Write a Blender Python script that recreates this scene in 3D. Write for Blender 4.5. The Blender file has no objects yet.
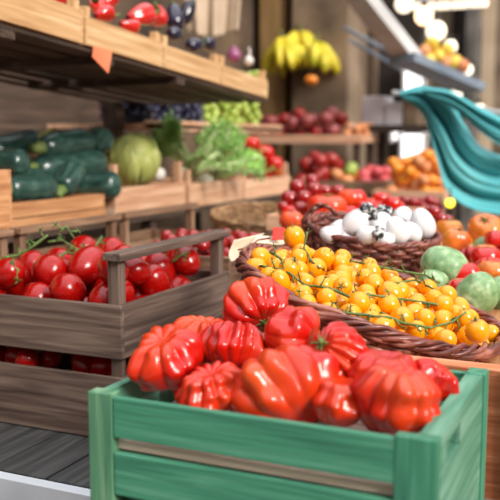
import bpy, math, random
import numpy as np
from mathutils import Vector, Matrix, Euler, noise as mnoise
rnd = random.Random(7)
PI = math.pi
scene = bpy.context.scene
COL = scene.collection

# ------------------------------------------------------------------ camera frame
F = 860.0; YAW = math.radians(24.4); PITCH = math.atan(110 / F); CAMZ = 1.4
FW = Vector((-math.sin(YAW) * math.cos(PITCH), math.cos(YAW) * math.cos(PITCH), -math.sin(PITCH)))
RT = Vector((math.cos(YAW), math.sin(YAW), 0)); UP = RT.cross(FW); CP = Vector((0, 0, CAMZ))
def ray(x, y): return FW + RT * ((x - 250) / F) + UP * ((250 - y) / F)
def at(x, y, d): return CP + ray(x, y) * d
def onx(x, y, X): r = ray(x, y); return CP + r * (X / r.x)
def ony(x, y, Y): r = ray(x, y); return CP + r * (Y / r.y)
def onz(x, y, z): r = ray(x, y); return CP + r * ((z - CAMZ) / r.z)
def proj(P):
    d = Vector(P) - CP; z = d.dot(FW); return 250 + F * d.dot(RT) / z, 250 - F * d.dot(UP) / z, z

# ------------------------------------------------------------------ materials
def lin(c):
    return tuple(((v / 255) / 12.92 if v / 255 <= .04045 else (((v / 255) + .055) / 1.055) ** 2.4) for v in c) + (1,)
MATS = {}
def base_mat(name, rough=.5, coat=0, spec=.5, sss=0):
    m = bpy.data.materials.new(name); m.use_nodes = True
    b = m.node_tree.nodes['Principled BSDF']
    b.inputs['Roughness'].default_value = rough
    b.inputs['Coat Weight'].default_value = coat
    b.inputs['Coat Roughness'].default_value = .13
    b.inputs['Specular IOR Level'].default_value = spec
    if sss:
        b.inputs['Subsurface Weight'].default_value = sss
        b.inputs['Subsurface Radius'].default_value = (.4, .15, .08)
        b.inputs['Subsurface Scale'].default_value = .01
    return m, b, m.node_tree
def ramp(nt, stops):
    r = nt.nodes.new('ShaderNodeValToRGB'); e = r.color_ramp.elements
    while len(e) < len(stops): e.new(.5)
    for i, (p, c) in enumerate(stops): e[i].position = p; e[i].color = lin(c)
    return r
def coords(nt, scale=(1, 1, 1), rand=True):
    tc = nt.nodes.new('ShaderNodeTexCoord'); mp = nt.nodes.new('ShaderNodeMapping')
    mp.inputs['Scale'].default_value = scale
    if rand:
        oi = nt.nodes.new('ShaderNodeObjectInfo'); mu = nt.nodes.new('ShaderNodeVectorMath'); mu.operation = 'SCALE'
        cb = nt.nodes.new('ShaderNodeCombineXYZ')
        for k in range(3): nt.links.new(oi.outputs['Random'], cb.inputs[k])
        mu.inputs['Scale'].default_value = 37; nt.links.new(cb.outputs[0], mu.inputs[0])
        ad = nt.nodes.new('ShaderNodeVectorMath'); ad.operation = 'ADD'
        nt.links.new(tc.outputs['Object'], ad.inputs[0]); nt.links.new(mu.outputs[0], ad.inputs[1])
        nt.links.new(ad.outputs[0], mp.inputs['Vector'])
    else: nt.links.new(tc.outputs['Object'], mp.inputs['Vector'])
    return mp
def noisy(name, stops, scale=8, detail=4, rough=.5, coat=0, spec=.5, stretch=(1, 1, 1), bump=0, bscale=None, sss=0, rand=True, dist=0):
    if name in MATS: return MATS[name]
    m, b, nt = base_mat(name, rough, coat, spec, sss)
    mp = coords(nt, stretch, rand)
    n = nt.nodes.new('ShaderNodeTexNoise'); n.inputs['Scale'].default_value = scale; n.inputs['Detail'].default_value = detail
    n.inputs['Distortion'].default_value = dist
    nt.links.new(mp.outputs[0], n.inputs['Vector'])
    r = ramp(nt, stops); nt.links.new(n.outputs['Fac'], r.inputs[0]); nt.links.new(r.outputs[0], b.inputs['Base Color'])
    if bump:
        n2 = nt.nodes.new('ShaderNodeTexNoise'); n2.inputs['Scale'].default_value = bscale or scale * 3; n2.inputs['Detail'].default_value = 4
        nt.links.new(mp.outputs[0], n2.inputs['Vector'])
        bp = nt.nodes.new('ShaderNodeBump'); bp.inputs['Strength'].default_value = bump; bp.inputs['Distance'].default_value = .004
        nt.links.new(n2.outputs['Fac'], bp.inputs['Height']); nt.links.new(bp.outputs[0], b.inputs['Normal'])
    MATS[name] = m; return m
def wood(kind, axis):
    key = kind + '_' + axis
    if key in MATS: return MATS[key]
    cols = {'dark': ((60, 46, 40), (104, 84, 74), (138, 118, 104)),
            'brown': ((92, 66, 50), (142, 108, 84), (176, 142, 112)),
            'tan': ((182, 138, 92), (208, 166, 118), (228, 196, 152)),
            'pink': ((188, 136, 104), (216, 168, 134), (234, 196, 166)),
            'orange': ((160, 104, 66), (200, 144, 98), (226, 176, 130)),
            'grey': ((40, 40, 40), (62, 62, 62), (92, 92, 90)),
            'green': ((44, 106, 82), (62, 134, 104), (102, 164, 136)),
            'greenworn': ((58, 108, 80), (86, 138, 104), (146, 172, 136)),
            'greenside': ((58, 116, 92), (86, 142, 116), (126, 172, 150)),
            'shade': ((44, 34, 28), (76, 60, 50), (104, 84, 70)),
            'rust': ((164, 88, 52), (204, 122, 80), (226, 158, 118)),
            'pale': ((176, 150, 132), (206, 182, 164), (226, 208, 192))}[kind]
    st = {'X': (1.2, 22, 22), 'Y': (22, 1.2, 22), 'Z': (22, 22, 1.2)}[axis]
    MATS[key] = noisy(key, [(.28, cols[0]), (.5, cols[1]), (.74, cols[2])], scale=3.2, detail=7, rough=.62, stretch=st, bump=.35, bscale=9, dist=.6)
    return MATS[key]
def glow(name, col, s):
    if name in MATS: return MATS[name]
    m, b, nt = base_mat(name); b.inputs['Base Color'].default_value = lin(col)
    b.inputs['Emission Color'].default_value = lin(col); b.inputs['Emission Strength'].default_value = s
    MATS[name] = m; return m
RED = noisy('tomato_red', [(.3, (186, 12, 6)), (.6, (212, 24, 8)), (.85, (226, 58, 18))], 9, 2, .2, .6, sss=.1, stretch=(1, 1, 1))
HEIR = noisy('heirloom_skin', [(.3, (164, 7, 3)), (.5, (196, 20, 7)), (.7, (222, 80, 26))], 5, 2, .28, .5, spec=.35, sss=0)
PLUM = noisy('plum_tomato_skin', [(.3, (132, 5, 4)), (.6, (172, 11, 6)), (.85, (200, 36, 12))], 12, 2, .24, .4, spec=.35, sss=0)
YEL = noisy('yellow_tomato_skin', [(.3, (242, 136, 2)), (.55, (250, 164, 5)), (.8, (253, 190, 12))], 14, 2, .22, .4, sss=.05)
ORG = noisy('orange_tomato_skin', [(.3, (206, 84, 30)), (.5, (222, 122, 40)), (.75, (214, 156, 62))], 14, 2, .25, .5, sss=.1)
CHERRY = noisy('cherry_tomato_skin', [(.3, (116, 6, 10)), (.7, (172, 14, 14))], 14, 2, .18, .7)
CALYX = noisy('calyx_green', [(.3, (62, 88, 34)), (.7, (112, 136, 66))], 60, 3, .6)
VINE = noisy('vine_green', [(.3, (58, 84, 34)), (.55, (98, 122, 58)), (.8, (146, 152, 98))], 60, 3, .6)
ZUC = noisy('zucchini_skin', [(.32, (32, 58, 54)), (.52, (48, 82, 74)), (.66, (68, 102, 90)), (.8, (116, 144, 128))], 70, 6, .3, .5, stretch=(1, 1, .35), bump=.1)
ZUCTIP = noisy('zucchini_stem', [(.3, (84, 110, 50)), (.7, (150, 166, 96))], 30, 3, .6)
RZUC = noisy('round_zucchini_skin', [(.3, (92, 130, 84)), (.52, (130, 166, 114)), (.7, (180, 204, 160))], 55, 6, .42, .15, bump=.1)
EGG = noisy('purple_eggplant_skin', [(.3, (18, 14, 34)), (.7, (40, 30, 62))], 6, 2, .15, .6)
WEGG = noisy('white_eggplant_skin', [(.3, (222, 222, 224)), (.6, (240, 238, 238)), (.85, (250, 248, 246))], 8, 2, .3, .3, sss=.1)
WSPOT = noisy('dried_calyx', [(.42, (22, 22, 28)), (.5, (60, 64, 66)), (.6, (205, 208, 206))], 130, 3, .7, bump=.3)
WICK = noisy('wicker_brown', [(.3, (72, 34, 28)), (.5, (124, 62, 50)), (.72, (176, 116, 96))], 26, 5, .42, .2, bump=.3)
WICKT = noisy('wicker_straw', [(.3, (118, 84, 56)), (.5, (160, 122, 84)), (.75, (194, 160, 118))], 40, 4, .55, bump=.3)
FROND = noisy('fennel_frond', [(.3, (122, 176, 76)), (.55, (168, 214, 116)), (.8, (212, 234, 170))], 30, 3, .55)
STALK = noisy('fennel_stalk', [(.3, (164, 190, 116)), (.7, (216, 226, 176))], 20, 3, .4)
BULB = noisy('fennel_bulb', [(.3, (206, 216, 180)), (.7, (236, 238, 220))], 14, 3, .35)
CABB = noisy('cabbage_leaf', [(.35, (148, 160, 78)), (.55, (188, 194, 112)), (.75, (222, 224, 170))], 10, 6, .5, bump=.5, bscale=30)
LETT = noisy('lettuce_leaf', [(.3, (116, 172, 62)), (.55, (158, 208, 96)), (.8, (200, 230, 146))], 22, 4, .5, bump=.3)
BLK = noisy('black_grape_skin', [(.3, (22, 22, 40)), (.7, (58, 60, 92))], 40, 3, .3, .3)
GRG = noisy('green_grape_skin', [(.3, (150, 176, 62)), (.7, (196, 212, 108))], 20, 3, .25, .4, sss=.15)
PEP = noisy('red_pepper_skin', [(.3, (186, 14, 14)), (.7, (224, 40, 26))], 8, 2, .15, .8)
APP = noisy('apple_skin', [(.3, (116, 38, 48)), (.55, (156, 66, 66)), (.78, (196, 122, 98))], 10, 3, .35, .2)
APPR = noisy('dark_apple_skin', [(.3, (126, 14, 18)), (.7, (186, 40, 30))], 10, 3, .3, .3)
PEACH = noisy('peach_skin', [(.3, (206, 116, 72)), (.7, (232, 168, 110))], 10, 3, .5)
ORA = noisy('orange_peel', [(.3, (232, 122, 18)), (.7, (248, 166, 48))], 30, 3, .4, .2, bump=.2)
BAN = noisy('banana_skin', [(.32, (160, 166, 30)), (.5, (222, 202, 44)), (.7, (244, 222, 90))], 12, 3, .45)
BANT = noisy('banana_stalk', [(.3, (70, 66, 28)), (.7, (120, 112, 50))], 14, 3, .6)
GREENM = noisy('green_apple_skin', [(.3, (120, 160, 60)), (.7, (184, 190, 96))], 12, 3, .35, .2)
ONION = noisy('red_onion_skin', [(.3, (112, 40, 80)), (.7, (160, 88, 128))], 14, 3, .3, .2)
GARL = noisy('garlic_skin', [(.3, (214, 204, 196)), (.7, (240, 234, 228))], 20, 3, .5)
TEAL = noisy('teal_cloth', [(.3, (62, 156, 164)), (.6, (84, 176, 182)), (.85, (112, 192, 196))], 3, 3, .75, bump=.2)
BEIGE = noisy('beige_cloth', [(.3, (180, 156, 132)), (.7, (206, 184, 160))], 4, 3, .9)
STONE = noisy('pilaster_stone', [(.3, (92, 76, 62)), (.5, (128, 108, 88)), (.7, (156, 134, 112))], 3, 6, .85, bump=.4)
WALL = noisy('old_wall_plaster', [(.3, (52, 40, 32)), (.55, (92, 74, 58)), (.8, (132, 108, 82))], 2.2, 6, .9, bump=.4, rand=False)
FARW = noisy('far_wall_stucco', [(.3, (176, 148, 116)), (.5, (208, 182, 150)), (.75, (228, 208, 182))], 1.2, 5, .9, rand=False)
FLOOR = noisy('street_paving', [(.3, (86, 82, 78)), (.7, (140, 134, 126))], 6, 6, .8, bump=.4, rand=False)
WHITE = noisy('white_painted_metal', [(.3, (206, 212, 222)), (.7, (228, 232, 238))], 6, 3, .4)
BEAM = noisy('grey_painted_beam', [(.3, (198, 196, 196)), (.7, (222, 220, 218))], 6, 3, .5)
BLUEG = noisy('blue_grey_shelf', [(.3, (110, 124, 140)), (.7, (146, 158, 172))], 6, 3, .5)
BLACKM = noisy('black_table_top', [(.3, (36, 30, 28)), (.7, (62, 52, 48))], 6, 3, .5)
CARDO = noisy('orange_card', [(.3, (236, 122, 84)), (.7, (246, 146, 104))], 8, 3, .7)
CARDR = noisy('red_card', [(.3, (208, 34, 26)), (.7, (224, 54, 38))], 8, 3, .6)
CARDC = noisy('cream_card', [(.3, (196, 174, 146)), (.7, (226, 208, 182))], 10, 3, .7)
BOXW = noisy('white_carton', [(.3, (184, 182, 188)), (.7, (216, 212, 216))], 6, 3, .7)
SILV = noisy('steel', [(.3, (150, 150, 150)), (.7, (190, 190, 190))], 6, 3, .3)

# ------------------------------------------------------------------ mesh helpers
class MB:
    def __init__(s): s.v = []; s.f = []
    def add(s, v, f):
        o = len(s.v); s.v += [tuple(p) for p in v]; s.f += [tuple(i + o for i in q) for q in f]; return s
    def box(s, x0, x1, y0, y1, z0, z1, M=None):
        v = [Vector(p) for p in ((x0, y0, z0), (x1, y0, z0), (x1, y1, z0), (x0, y1, z0), (x0, y0, z1), (x1, y0, z1), (x1, y1, z1), (x0, y1, z1))]
        if M: v = [M @ p for p in v]
        return s.add(v, [(0, 3, 2, 1), (4, 5, 6, 7), (0, 1, 5, 4), (1, 2, 6, 5), (2, 3, 7, 6), (3, 0, 4, 7)])
    def tube(s, pts, r, n=8, closed=False):
        pts = [Vector(p) for p in pts]; N = len(pts)
        rs = r if isinstance(r, (list, tuple)) else [r] * N
        V = []; prev = None
        for i, p in enumerate(pts):
            a = pts[(i + 1) % N] if (closed or i < N - 1) else p
            b = pts[i - 1] if (closed or i > 0) else p
            t = (a - b); t = t.normalized() if t.length > 1e-9 else Vector((0, 0, 1))
            if prev is None:
                prev = t.orthogonal().normalized()
            u = (prev - t * prev.dot(t)); u = u.normalized() if u.length > 1e-6 else t.orthogonal().normalized()
            prev = u; w = t.cross(u)
            for k in range(n):
                an = 2 * PI * k / n; V.append(p + (u * math.cos(an) + w * math.sin(an)) * rs[i])
        Fs = []
        for i in range(N if closed else N - 1):
            j = (i + 1) % N
            for k in range(n): Fs.append((i * n + k, i * n + (k + 1) % n, j * n + (k + 1) % n, j * n + k))
        if not closed: Fs.append(tuple(range(n))[::-1]); Fs.append(tuple((N - 1) * n + k for k in range(n)))
        return s.add(V, Fs)
    def mesh(s, name, mat, smooth=True):
        me = bpy.data.meshes.new(name); me.from_pydata(s.v, [], s.f); me.validate(); me.update()
        if mat: me.materials.append(mat)
        if smooth: me.polygons.foreach_set('use_smooth', [True] * len(me.polygons))
        return me
def link(name, me, parent=None, loc=None, bevel=0):
    o = bpy.data.objects.new(name, me); COL.objects.link(o)
    if parent is not None: o.parent = parent
    if loc is not None: o.location = loc
    if bevel:
        b = o.modifiers.new('bevel', 'BEVEL'); b.width = bevel; b.segments = 2; b.limit_method = 'ANGLE'
        w = o.modifiers.new('wn', 'WEIGHTED_NORMAL'); w.keep_sharp = True
    return o
def tag(o, label, cat, group=None, kind=None):
    if label: o['label'] = label
    if cat: o['category'] = cat
    if group: o['group'] = group
    if kind: o['kind'] = kind
    return o
def empty(name, loc, label, cat, group=None, rot=(0, 0, 0)):
    o = bpy.data.objects.new(name, None); COL.objects.link(o); o.location = loc; o.rotation_euler = rot
    o.empty_display_size = .02
    return tag(o, label, cat, group)
def part_box(name, parent, mat, x0, x1, y0, y1, z0, z1, bevel=.0015, M=None):
    m = MB(); m.box(x0, x1, y0, y1, z0, z1, M)
    return link(name, m.mesh(name, mat, False), parent, bevel=bevel)
def structure(name, mat, x0, x1, y0, y1, z0, z1):
    o = part_box(name, None, mat, x0, x1, y0, y1, z0, z1, 0); o['kind'] = 'structure'; return o
def dup(root, label=None, group=None):
    r = root.copy(); COL.objects.link(r)
    if label: r['label'] = label
    if group: r['group'] = group
    for ch in KIDS.get(root.name, list(root.children)):
        c = ch.copy(); COL.objects.link(c); c.parent = r
        for g in list(ch.children):
            d = g.copy(); COL.objects.link(d); d.parent = c
    return r
KIDS = {}

# ------------------------------------------------------------------ produce shapes
def globe(R, sq=1.0, lobes=0, depth=0, seed=0, nu=28, nv=16, dimple=.12, sharp=.6, elong=0, pole=.5, lumpy=0):
    """closed round fruit: R radius, sq vertical squash, lobes with puffed ribs, dimple at the top"""
    q = random.Random(seed); V = []; Fs = []
    ph = [q.uniform(0, 6.28) for _ in range(4)]
    amp = [q.uniform(.55, 1.0) for _ in range(64)]
    def warp(t): return t + (.3 if lumpy else .22) / max(1, lobes) * 3 * (math.sin(2 * t + ph[0]) * .8 + math.sin(3 * t + ph[1]) * .5)
    for j in range(nv + 1):
        a = PI * j / nv
        for i in range(nu):
            t = 2 * PI * i / nu
            r = 1.0
            if lobes:
                w = abs(math.sin(lobes * warp(t) / 2)) ** sharp
                if lumpy: w *= amp[int((lobes * warp(t) / (2 * PI)) % lobes)]
                r *= 1 - depth * (1 - w) * (abs(math.sin(a)) ** pole) * ((1 - .8 * (a / PI) ** 2) if lumpy else 1)
                r *= 1 + .07 * math.sin(2 * t + ph[2]) + .04 * math.sin(3 * t + ph[3])
            z = math.cos(a); rr = abs(math.sin(a)) ** (.88 if lobes else .96)
            zz = z * sq
            zz -= dimple * math.exp(-(a / .42) ** 2) if a < PI / 2 else -dimple * .4 * math.exp(-((PI - a) / .35) ** 2)
            if elong: rr *= 1 + elong * z
            if lumpy: r *= 1 + lumpy * mnoise.noise(Vector((math.cos(t) * rr * 1.6 + seed * 3.1, math.sin(t) * rr * 1.6, z * 1.6 + seed)))
            V.append((R * r * rr * math.cos(t), R * r * rr * math.sin(t), R * zz * (1 if not lobes else (1 - (.9 if lumpy and a < PI / 2 else .35) * depth * (1 - w) * math.sin(a)))))
    for j in range(nv):
        for i in range(nu):
            k = (i + 1) % nu
            Fs.append((j * nu + i, (j + 1) * nu + i, (j + 1) * nu + k, j * nu + k))
    return V, Fs
def globe_mesh(name, mat, **k):
    m = MB(); m.add(*globe(**k)); return m.mesh(name, mat)
def star(R, z, n=5, w=.22, lift=.1, seed=0, stem=.5, sr=.1):
    """calyx: n pointed sepals and a short stem"""
    q = random.Random(seed); m = MB()
    for k in range(n):
        a = 2 * PI * k / n + q.uniform(-.2, .2); L = R * q.uniform(.8, 1.15)
        d = Vector((math.cos(a), math.sin(a), 0)); s = Vector((-math.sin(a), math.cos(a), 0))
        pts = []
        for i in range(5):
            t = i / 4; wid = R * w * (1 - t) ** .7 * (.7 + .6 * t)
            h = z + lift * R * math.sin(t * PI * .8) + (.25 * R * t * t * q.uniform(-.6, 1))
            pts.append((d * (L * t) + s * wid + Vector((0, 0, h)), d * (L * t) - s * wid + Vector((0, 0, h)), d * (L * t) + Vector((0, 0, h - R * .05))))
        for i in range(4):
            A = pts[i]; B = pts[i + 1]
            m.add([A[0], A[1], B[1], B[0], A[2], B[2]], [(0, 1, 2, 3), (1, 4, 5, 2), (4, 0, 3, 5)])
    if stem: m.tube([(0, 0, z - .1 * R), (R * .1, 0, z + stem * R * .5), (R * .25, R * .1, z + stem * R)], [R * sr * 1.3, R * sr, R * sr * 1.1], 6)
    return m
def calyx(parent, R, z, n, w, lift, seed, stem, sr, mat):
    c = link('calyx', star(R, z, n, w, lift, seed, 0).mesh('calyx', mat), parent)
    m = MB(); m.tube([(0, 0, z - .1 * R), (R * .1, 0, z + stem * R * .5), (R * .25, R * .1, z + stem * R)], [R * sr * 1.3, R * sr, R * sr * 1.1], 8)
    link('stem', m.mesh('stem', mat), c); return c
def rot_to(v, spin=0):
    return (Vector(v).normalized().to_track_quat('Z', 'Y').to_matrix() @ Matrix.Rotation(spin, 3, 'Z')).to_euler()

def pack(n, rr, sample, floor, seed=0, K=14, zmax=None, pre=()):
    """drop spheres one at a time, each coming to rest at the lowest of K tried spots"""
    q = random.Random(seed); P = np.array([p for p in pre], dtype=float).reshape(-1, 4); out = []
    for _ in range(n):
        r = q.uniform(*rr); best = None
        for k in range(K):
            x, y = sample(q, r)
            z = floor(x, y) + r
            if len(P):
                dx = P[:, 0] - x; dy = P[:, 1] - y; h2 = (P[:, 3] + r) ** 2 * .94 - dx * dx - dy * dy
                ok = h2 > 0
                if ok.any(): z = max(z, (P[ok, 2] + np.sqrt(h2[ok])).max())
            if best is None or z < best[2]: best = (x, y, z, r)
        if zmax and best[2] > zmax(best[0], best[1]): continue
        out.append(best); P = np.vstack([P, best])
    return out
def zone(u, v, h, hw=('left', 'middle', 'right'), vw=('front', 'centre', 'back'), lw=None):
    a = hw[0] if u < .33 else hw[2] if u > .67 else hw[1]
    b = vw[0] if v < .33 else vw[2] if v > .67 else vw[1]
    return a, b

# ------------------------------------------------------------------ crates
def crate(label, x0, x1, y0, y1, z0, z1, kind='dark', group=None, rails=None, rail_z=0, floor_z=None, th=.009, post=.022,
          planks=None, name='wooden_crate', tilt=0, side_kind=None, post_top=0, cat='crate', posts=True, front_x=False, mids=()):
    """x1 side faces the aisle, y0 side faces the camera. planks: list of (za, zb) fractions."""
    cx, cy = (x0 + x1) / 2, (y0 + y1) / 2; hx, hy = (x1 - x0) / 2, (y1 - y0) / 2; H = z1 - z0
    root = empty(name, (cx, cy, z0), label, cat, group, (tilt, 0, 0)); sk = side_kind or kind
    planks = planks or [(0, 1)]
    for a, b in planks:
        part_box('end_board', root, wood(kind, 'X'), -hx, hx, -hy, -hy + th, a * H, b * H)
        part_box('end_board', root, wood(kind, 'X'), -hx, hx, hy - th, hy, a * H, b * H)
        part_box('side_board', root, wood(sk, 'Y'), hx - th, hx, -hy + th, hy - th, a * H, b * H)
        part_box('side_board', root, wood(sk, 'Y'), -hx, -hx + th, -hy + th, hy - th, a * H, b * H)
    pt = H + post_top
    if posts:
        for sx in (-1, 1):
            for sy in (-1, 1):
                X = sx * (hx - th - post / 2); Y = sy * (hy - th - post / 2)
                top = (rail_z - z0) if (rails and sx == 1) else pt
                part_box('corner_post', root, wood(kind, 'Z'), X - post / 2, X + post / 2, Y - post / 2, Y + post / 2, 0.001, top)
        for my in mids:
            Y = my - cy; part_box('corner_post', root, wood(kind, 'Z'), hx - th - post, hx - th, Y - post / 2, Y + post / 2, .001, pt)
    fz = (floor_z if floor_z is not None else z0 + .004) - z0
    n = 4; w = (2 * hx - 2 * th) / n
    for i in range(n):
        part_box('floor_slat', root, wood(sk if kind != 'green' else 'pale', 'Y'), -hx + th + i * w + .002, -hx + th + (i + 1) * w - .002, -hy + th, hy - th, fz - .006, fz)
    if rails:
        part_box('handle_rail', root, wood(kind, 'Y'), hx - th - post - .002, hx + .001, -hy - .001, hy + .001, rail_z - z0 - .001, rail_z - z0 + .014)
    return root

# ================================================================== SETTING
structure('floor', FLOOR, -6, 6, -3, 20, -.05, 0)
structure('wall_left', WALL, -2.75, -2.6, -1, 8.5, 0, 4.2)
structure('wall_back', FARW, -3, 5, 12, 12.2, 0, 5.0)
# ------------------------------------------------------------------ stall counter
def table(label, x0, x1, y0, y1, top, th, kind, name='stall_table', leg=.05, fascia=None, boards=4, axis='Y'):
    r = empty(name, ((x0 + x1) / 2, (y0 + y1) / 2, 0), label, 'table'); hx = (x1 - x0) / 2; hy = (y1 - y0) / 2
    w = 2 * hx / boards if axis == 'Y' else 2 * hy / boards
    for i in range(boards):
        if axis == 'Y': part_box('table_board', r, wood(kind, 'Y'), -hx + i * w + .002, -hx + (i + 1) * w - .002, -hy, hy, top - th, top)
        else: part_box('table_board', r, wood(kind, 'X'), -hx, hx, -hy + i * w + .002, -hy + (i + 1) * w - .002, top - th, top)
    for sx in (-1, 1):
        for sy in (-1, 1):
            X = sx * (hx - leg); Y = sy * (hy - leg)
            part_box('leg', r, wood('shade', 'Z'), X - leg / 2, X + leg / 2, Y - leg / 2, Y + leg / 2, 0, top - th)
    return r
tb = table('long dark grey plank table under the stacked weathered tomato crates', -2.3, -.64, 1.112, 4.3, .84, .03, 'grey', boards=14)
part_box('front_edge_strip', tb, WHITE, -.84, .82, -1.62, -1.596, .72, .838).__setitem__('label', 'white painted front edge')

# step shelf behind
sh = empty('display_step', (-1.9, 2.6, .842), 'raised plank step carrying the zucchini and fennel crates', 'shelf')
part_box('step_board', sh, wood('shade', 'Y'), -.37, .37, -1.7, 2.0, .285, .305)
for X in (-.33, .33):
    for Y in (-1.6, 0, 1.6): part_box('leg', sh, wood('shade', 'Z'), X - .02, X + .02, Y - .02, Y + .02, 0, .285)

# ------------------------------------------------------------------ green crate
gx0, gx1, gy0, gy1 = -.593, -.1715, .835, 1.132; gz0, gz1 = .86, 1.10
g = empty('green_crate', ((gx0 + gx1) / 2, (gy0 + gy1) / 2, gz0), 'green painted wooden crate heaped with ribbed red tomatoes in the foreground', 'crate')
hx = (gx1 - gx0) / 2; hy = (gy1 - gy0) / 2; H = gz1 - gz0
for a, b in ((.187, .236), (.115, .168), (.02, .095)):
    part_box('front_board', g, wood('green', 'X'), -hx + .034, hx - .03, -hy + .001, -hy + .012, a, b)
    part_box('back_board', g, wood('green', 'X'), -hx + .02, hx - .02, hy - .012, hy - .001, a, b)
part_box('left_board', g, wood('greenside', 'Y'), -hx + .001, -hx + .014, -hy + .014, hy - .012, .02, .236)
# right side board with a cut-out hand slot
m = MB(); X0, X1 = hx - .022, hx
ya, yb, za, zb = -hy + .016, hy - .03, .02, .24
sy0, sy1, sz0, sz1 = -.105, -.03, .198, .224
for (p, q_, r_, s_) in ((ya, sy0, za, zb), (sy1, yb, za, zb), (sy0, sy1, za, sz0), (sy0, sy1, sz1, zb)): m.box(X0, X1, p, q_, r_, s_)
o = link('side_board', m.mesh('side_board', wood('greenside', 'Y'), False), g)
m = MB(); m.box(X0 - .03, X0 + .002, sy0 - .01, sy1 + .01, sz0 - .01, sz0 - .002)
part_box('corner_post', g, wood('greenworn', 'Z'), -hx - .001, -hx + .033, -hy, -hy + .02, 0, H)
part_box('corner_post', g, wood('green', 'Z'), hx - .045, hx, -hy, -hy + .016, 0, H)
part_box('corner_post', g, wood('green', 'Z'), -hx, -hx + .03, hy - .03, hy - .012, 0, H - .004)
part_box('corner_post', g, wood('green', 'Z'), hx - .022, hx + .003, hy - .03, hy, 0, H + .002)
for i in range(6):
    w = (2 * hy - .03) / 6
    part_box('floor_slat', g, wood('pale', 'X'), -hx + .016, hx - .024, -hy + .014 + i * w, -hy + .014 + (i + 1) * w - .004, .168, .180)
# trestle below the crate
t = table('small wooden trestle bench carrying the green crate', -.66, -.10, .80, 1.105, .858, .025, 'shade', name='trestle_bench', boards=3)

# heirloom tomatoes ------------------------------------------------
def heirloom(px, py, d, rpx, sq, lobes, dep, axis, label, seed, cal=True, spin=0, stretch=(1, 1, 1)):
    R = rpx / F * d; P = at(px, py, d)
    r = empty('heirloom_tomato', P, label, 'tomato', 'ribbed red tomatoes in the green crate', rot_to(axis, spin)); r.scale = stretch
    link('tomato_body', globe_mesh('tomato_body', HEIR, R=R, sq=sq, lobes=lobes, depth=dep, seed=seed, nu=128, nv=52, dimple=.24, sharp=.8, pole=.4, lumpy=.26), r)
    if cal: calyx(r, R * .36, R * (sq - .16), 6, .2, .2, seed, .5, .2, CALYX)
    return r, (P.x, P.y, P.z, R)
# camera axes: c = RT*x + UP*y - FW*z
def cax(x, y, z): return RT * x + UP * y - FW * z
HL = [
 (167, 357, 1.085, 40, .74, 8, .26, cax(-.2, .8, .35), 'ribbed red tomato at the far left of the green crate, above its left rim', 1, False, .3),
 (205, 338, 1.20, 34, .72, 10, .26, cax(.1, .9, .1), 'low wide red tomato behind the leftmost tomato of the green crate', 2, False, 1),
 (256, 307, 1.245, 35, .80, 8, .36, cax(.3, -.55, .6), 'topmost lobed red tomato of the green crate, its stem facing the camera', 3, True, .2),
 (236, 346, 1.13, 33, .78, 11, .34, cax(.1, .7, -.35), 'orange-red knobbly tomato below the topmost one, its blossom end showing', 4, False, .5),
 (213, 388, 1.04, 37, .66, 11, .36, cax(-.15, .8, .2), 'low wide ribbed tomato behind the green front board, left of the biggest tomato', 5, False, .1),
 (293, 335, 1.12, 33, .86, 7, .20, cax(.9, -.1, .35), 'smooth shouldered red tomato between the topmost one and the one with a big green stem', 6, False, .9),
 (337, 356, 1.06, 35, .84, 12, .34, cax(-.62, .5, .45), 'pleated red tomato with a big green stem on its left, middle of the green crate', 7, True, .4),
 (284, 391, 1.04, 59, .72, 9, .26, cax(-.35, .5, -.45), 'biggest red tomato, front middle of the green crate', 8, False, 1.3),
 (397, 398, .965, 46, .80, 8, .30, cax(.1, .85, .1), 'large orange-red lobed tomato at the front right corner of the green crate', 9, False, .2),
 (385, 371, 1.03, 40, .55, 9, .22, cax(.1, .95, .1), 'flat shiny red tomato behind the large front right one', 10, False, .6),
 (434, 379, 1.04, 24, .8, 7, .22, cax(.5, .7, .2), 'small red tomato in the back right corner of the green crate', 11, False, .6),
 (340, 400, 1.0, 32, .8, 7, .18, cax(.1, .9, .1), 'small red tomato squeezed between the biggest and the front right tomato', 12, False, .9),
]
hpos = []
for h in HL:
    r, p = heirloom(*h[:5], h[5] + 2, h[6] * .85, *h[7:]); hpos.append(p)
# a lower layer that carries the heap (glimpsed between the others)
for (x, y, z, s) in ((-.47, 1.06, 1.077, .038), (-.375, 1.085, 1.077, .038), (-.29, 1.07, 1.077, .037), (-.36, 1.0, 1.075, .036), (-.53, 1.0, 1.074, .035), (-.44, .97, 1.073, .034), (-.27, .99, 1.073, .033)):
    r = empty('heirloom_tomato', (x, y, z), 'red tomato buried in the lower layer of the green crate', 'tomato', 'lower layer of red tomatoes in the green crate', (0, 0, x * 30))
    link('tomato_body', globe_mesh('tomato_body', HEIR, R=s, sq=.8, lobes=9, depth=.2, seed=int(x * -1000), nu=72, nv=32, dimple=.2, sharp=.55), r)

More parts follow.
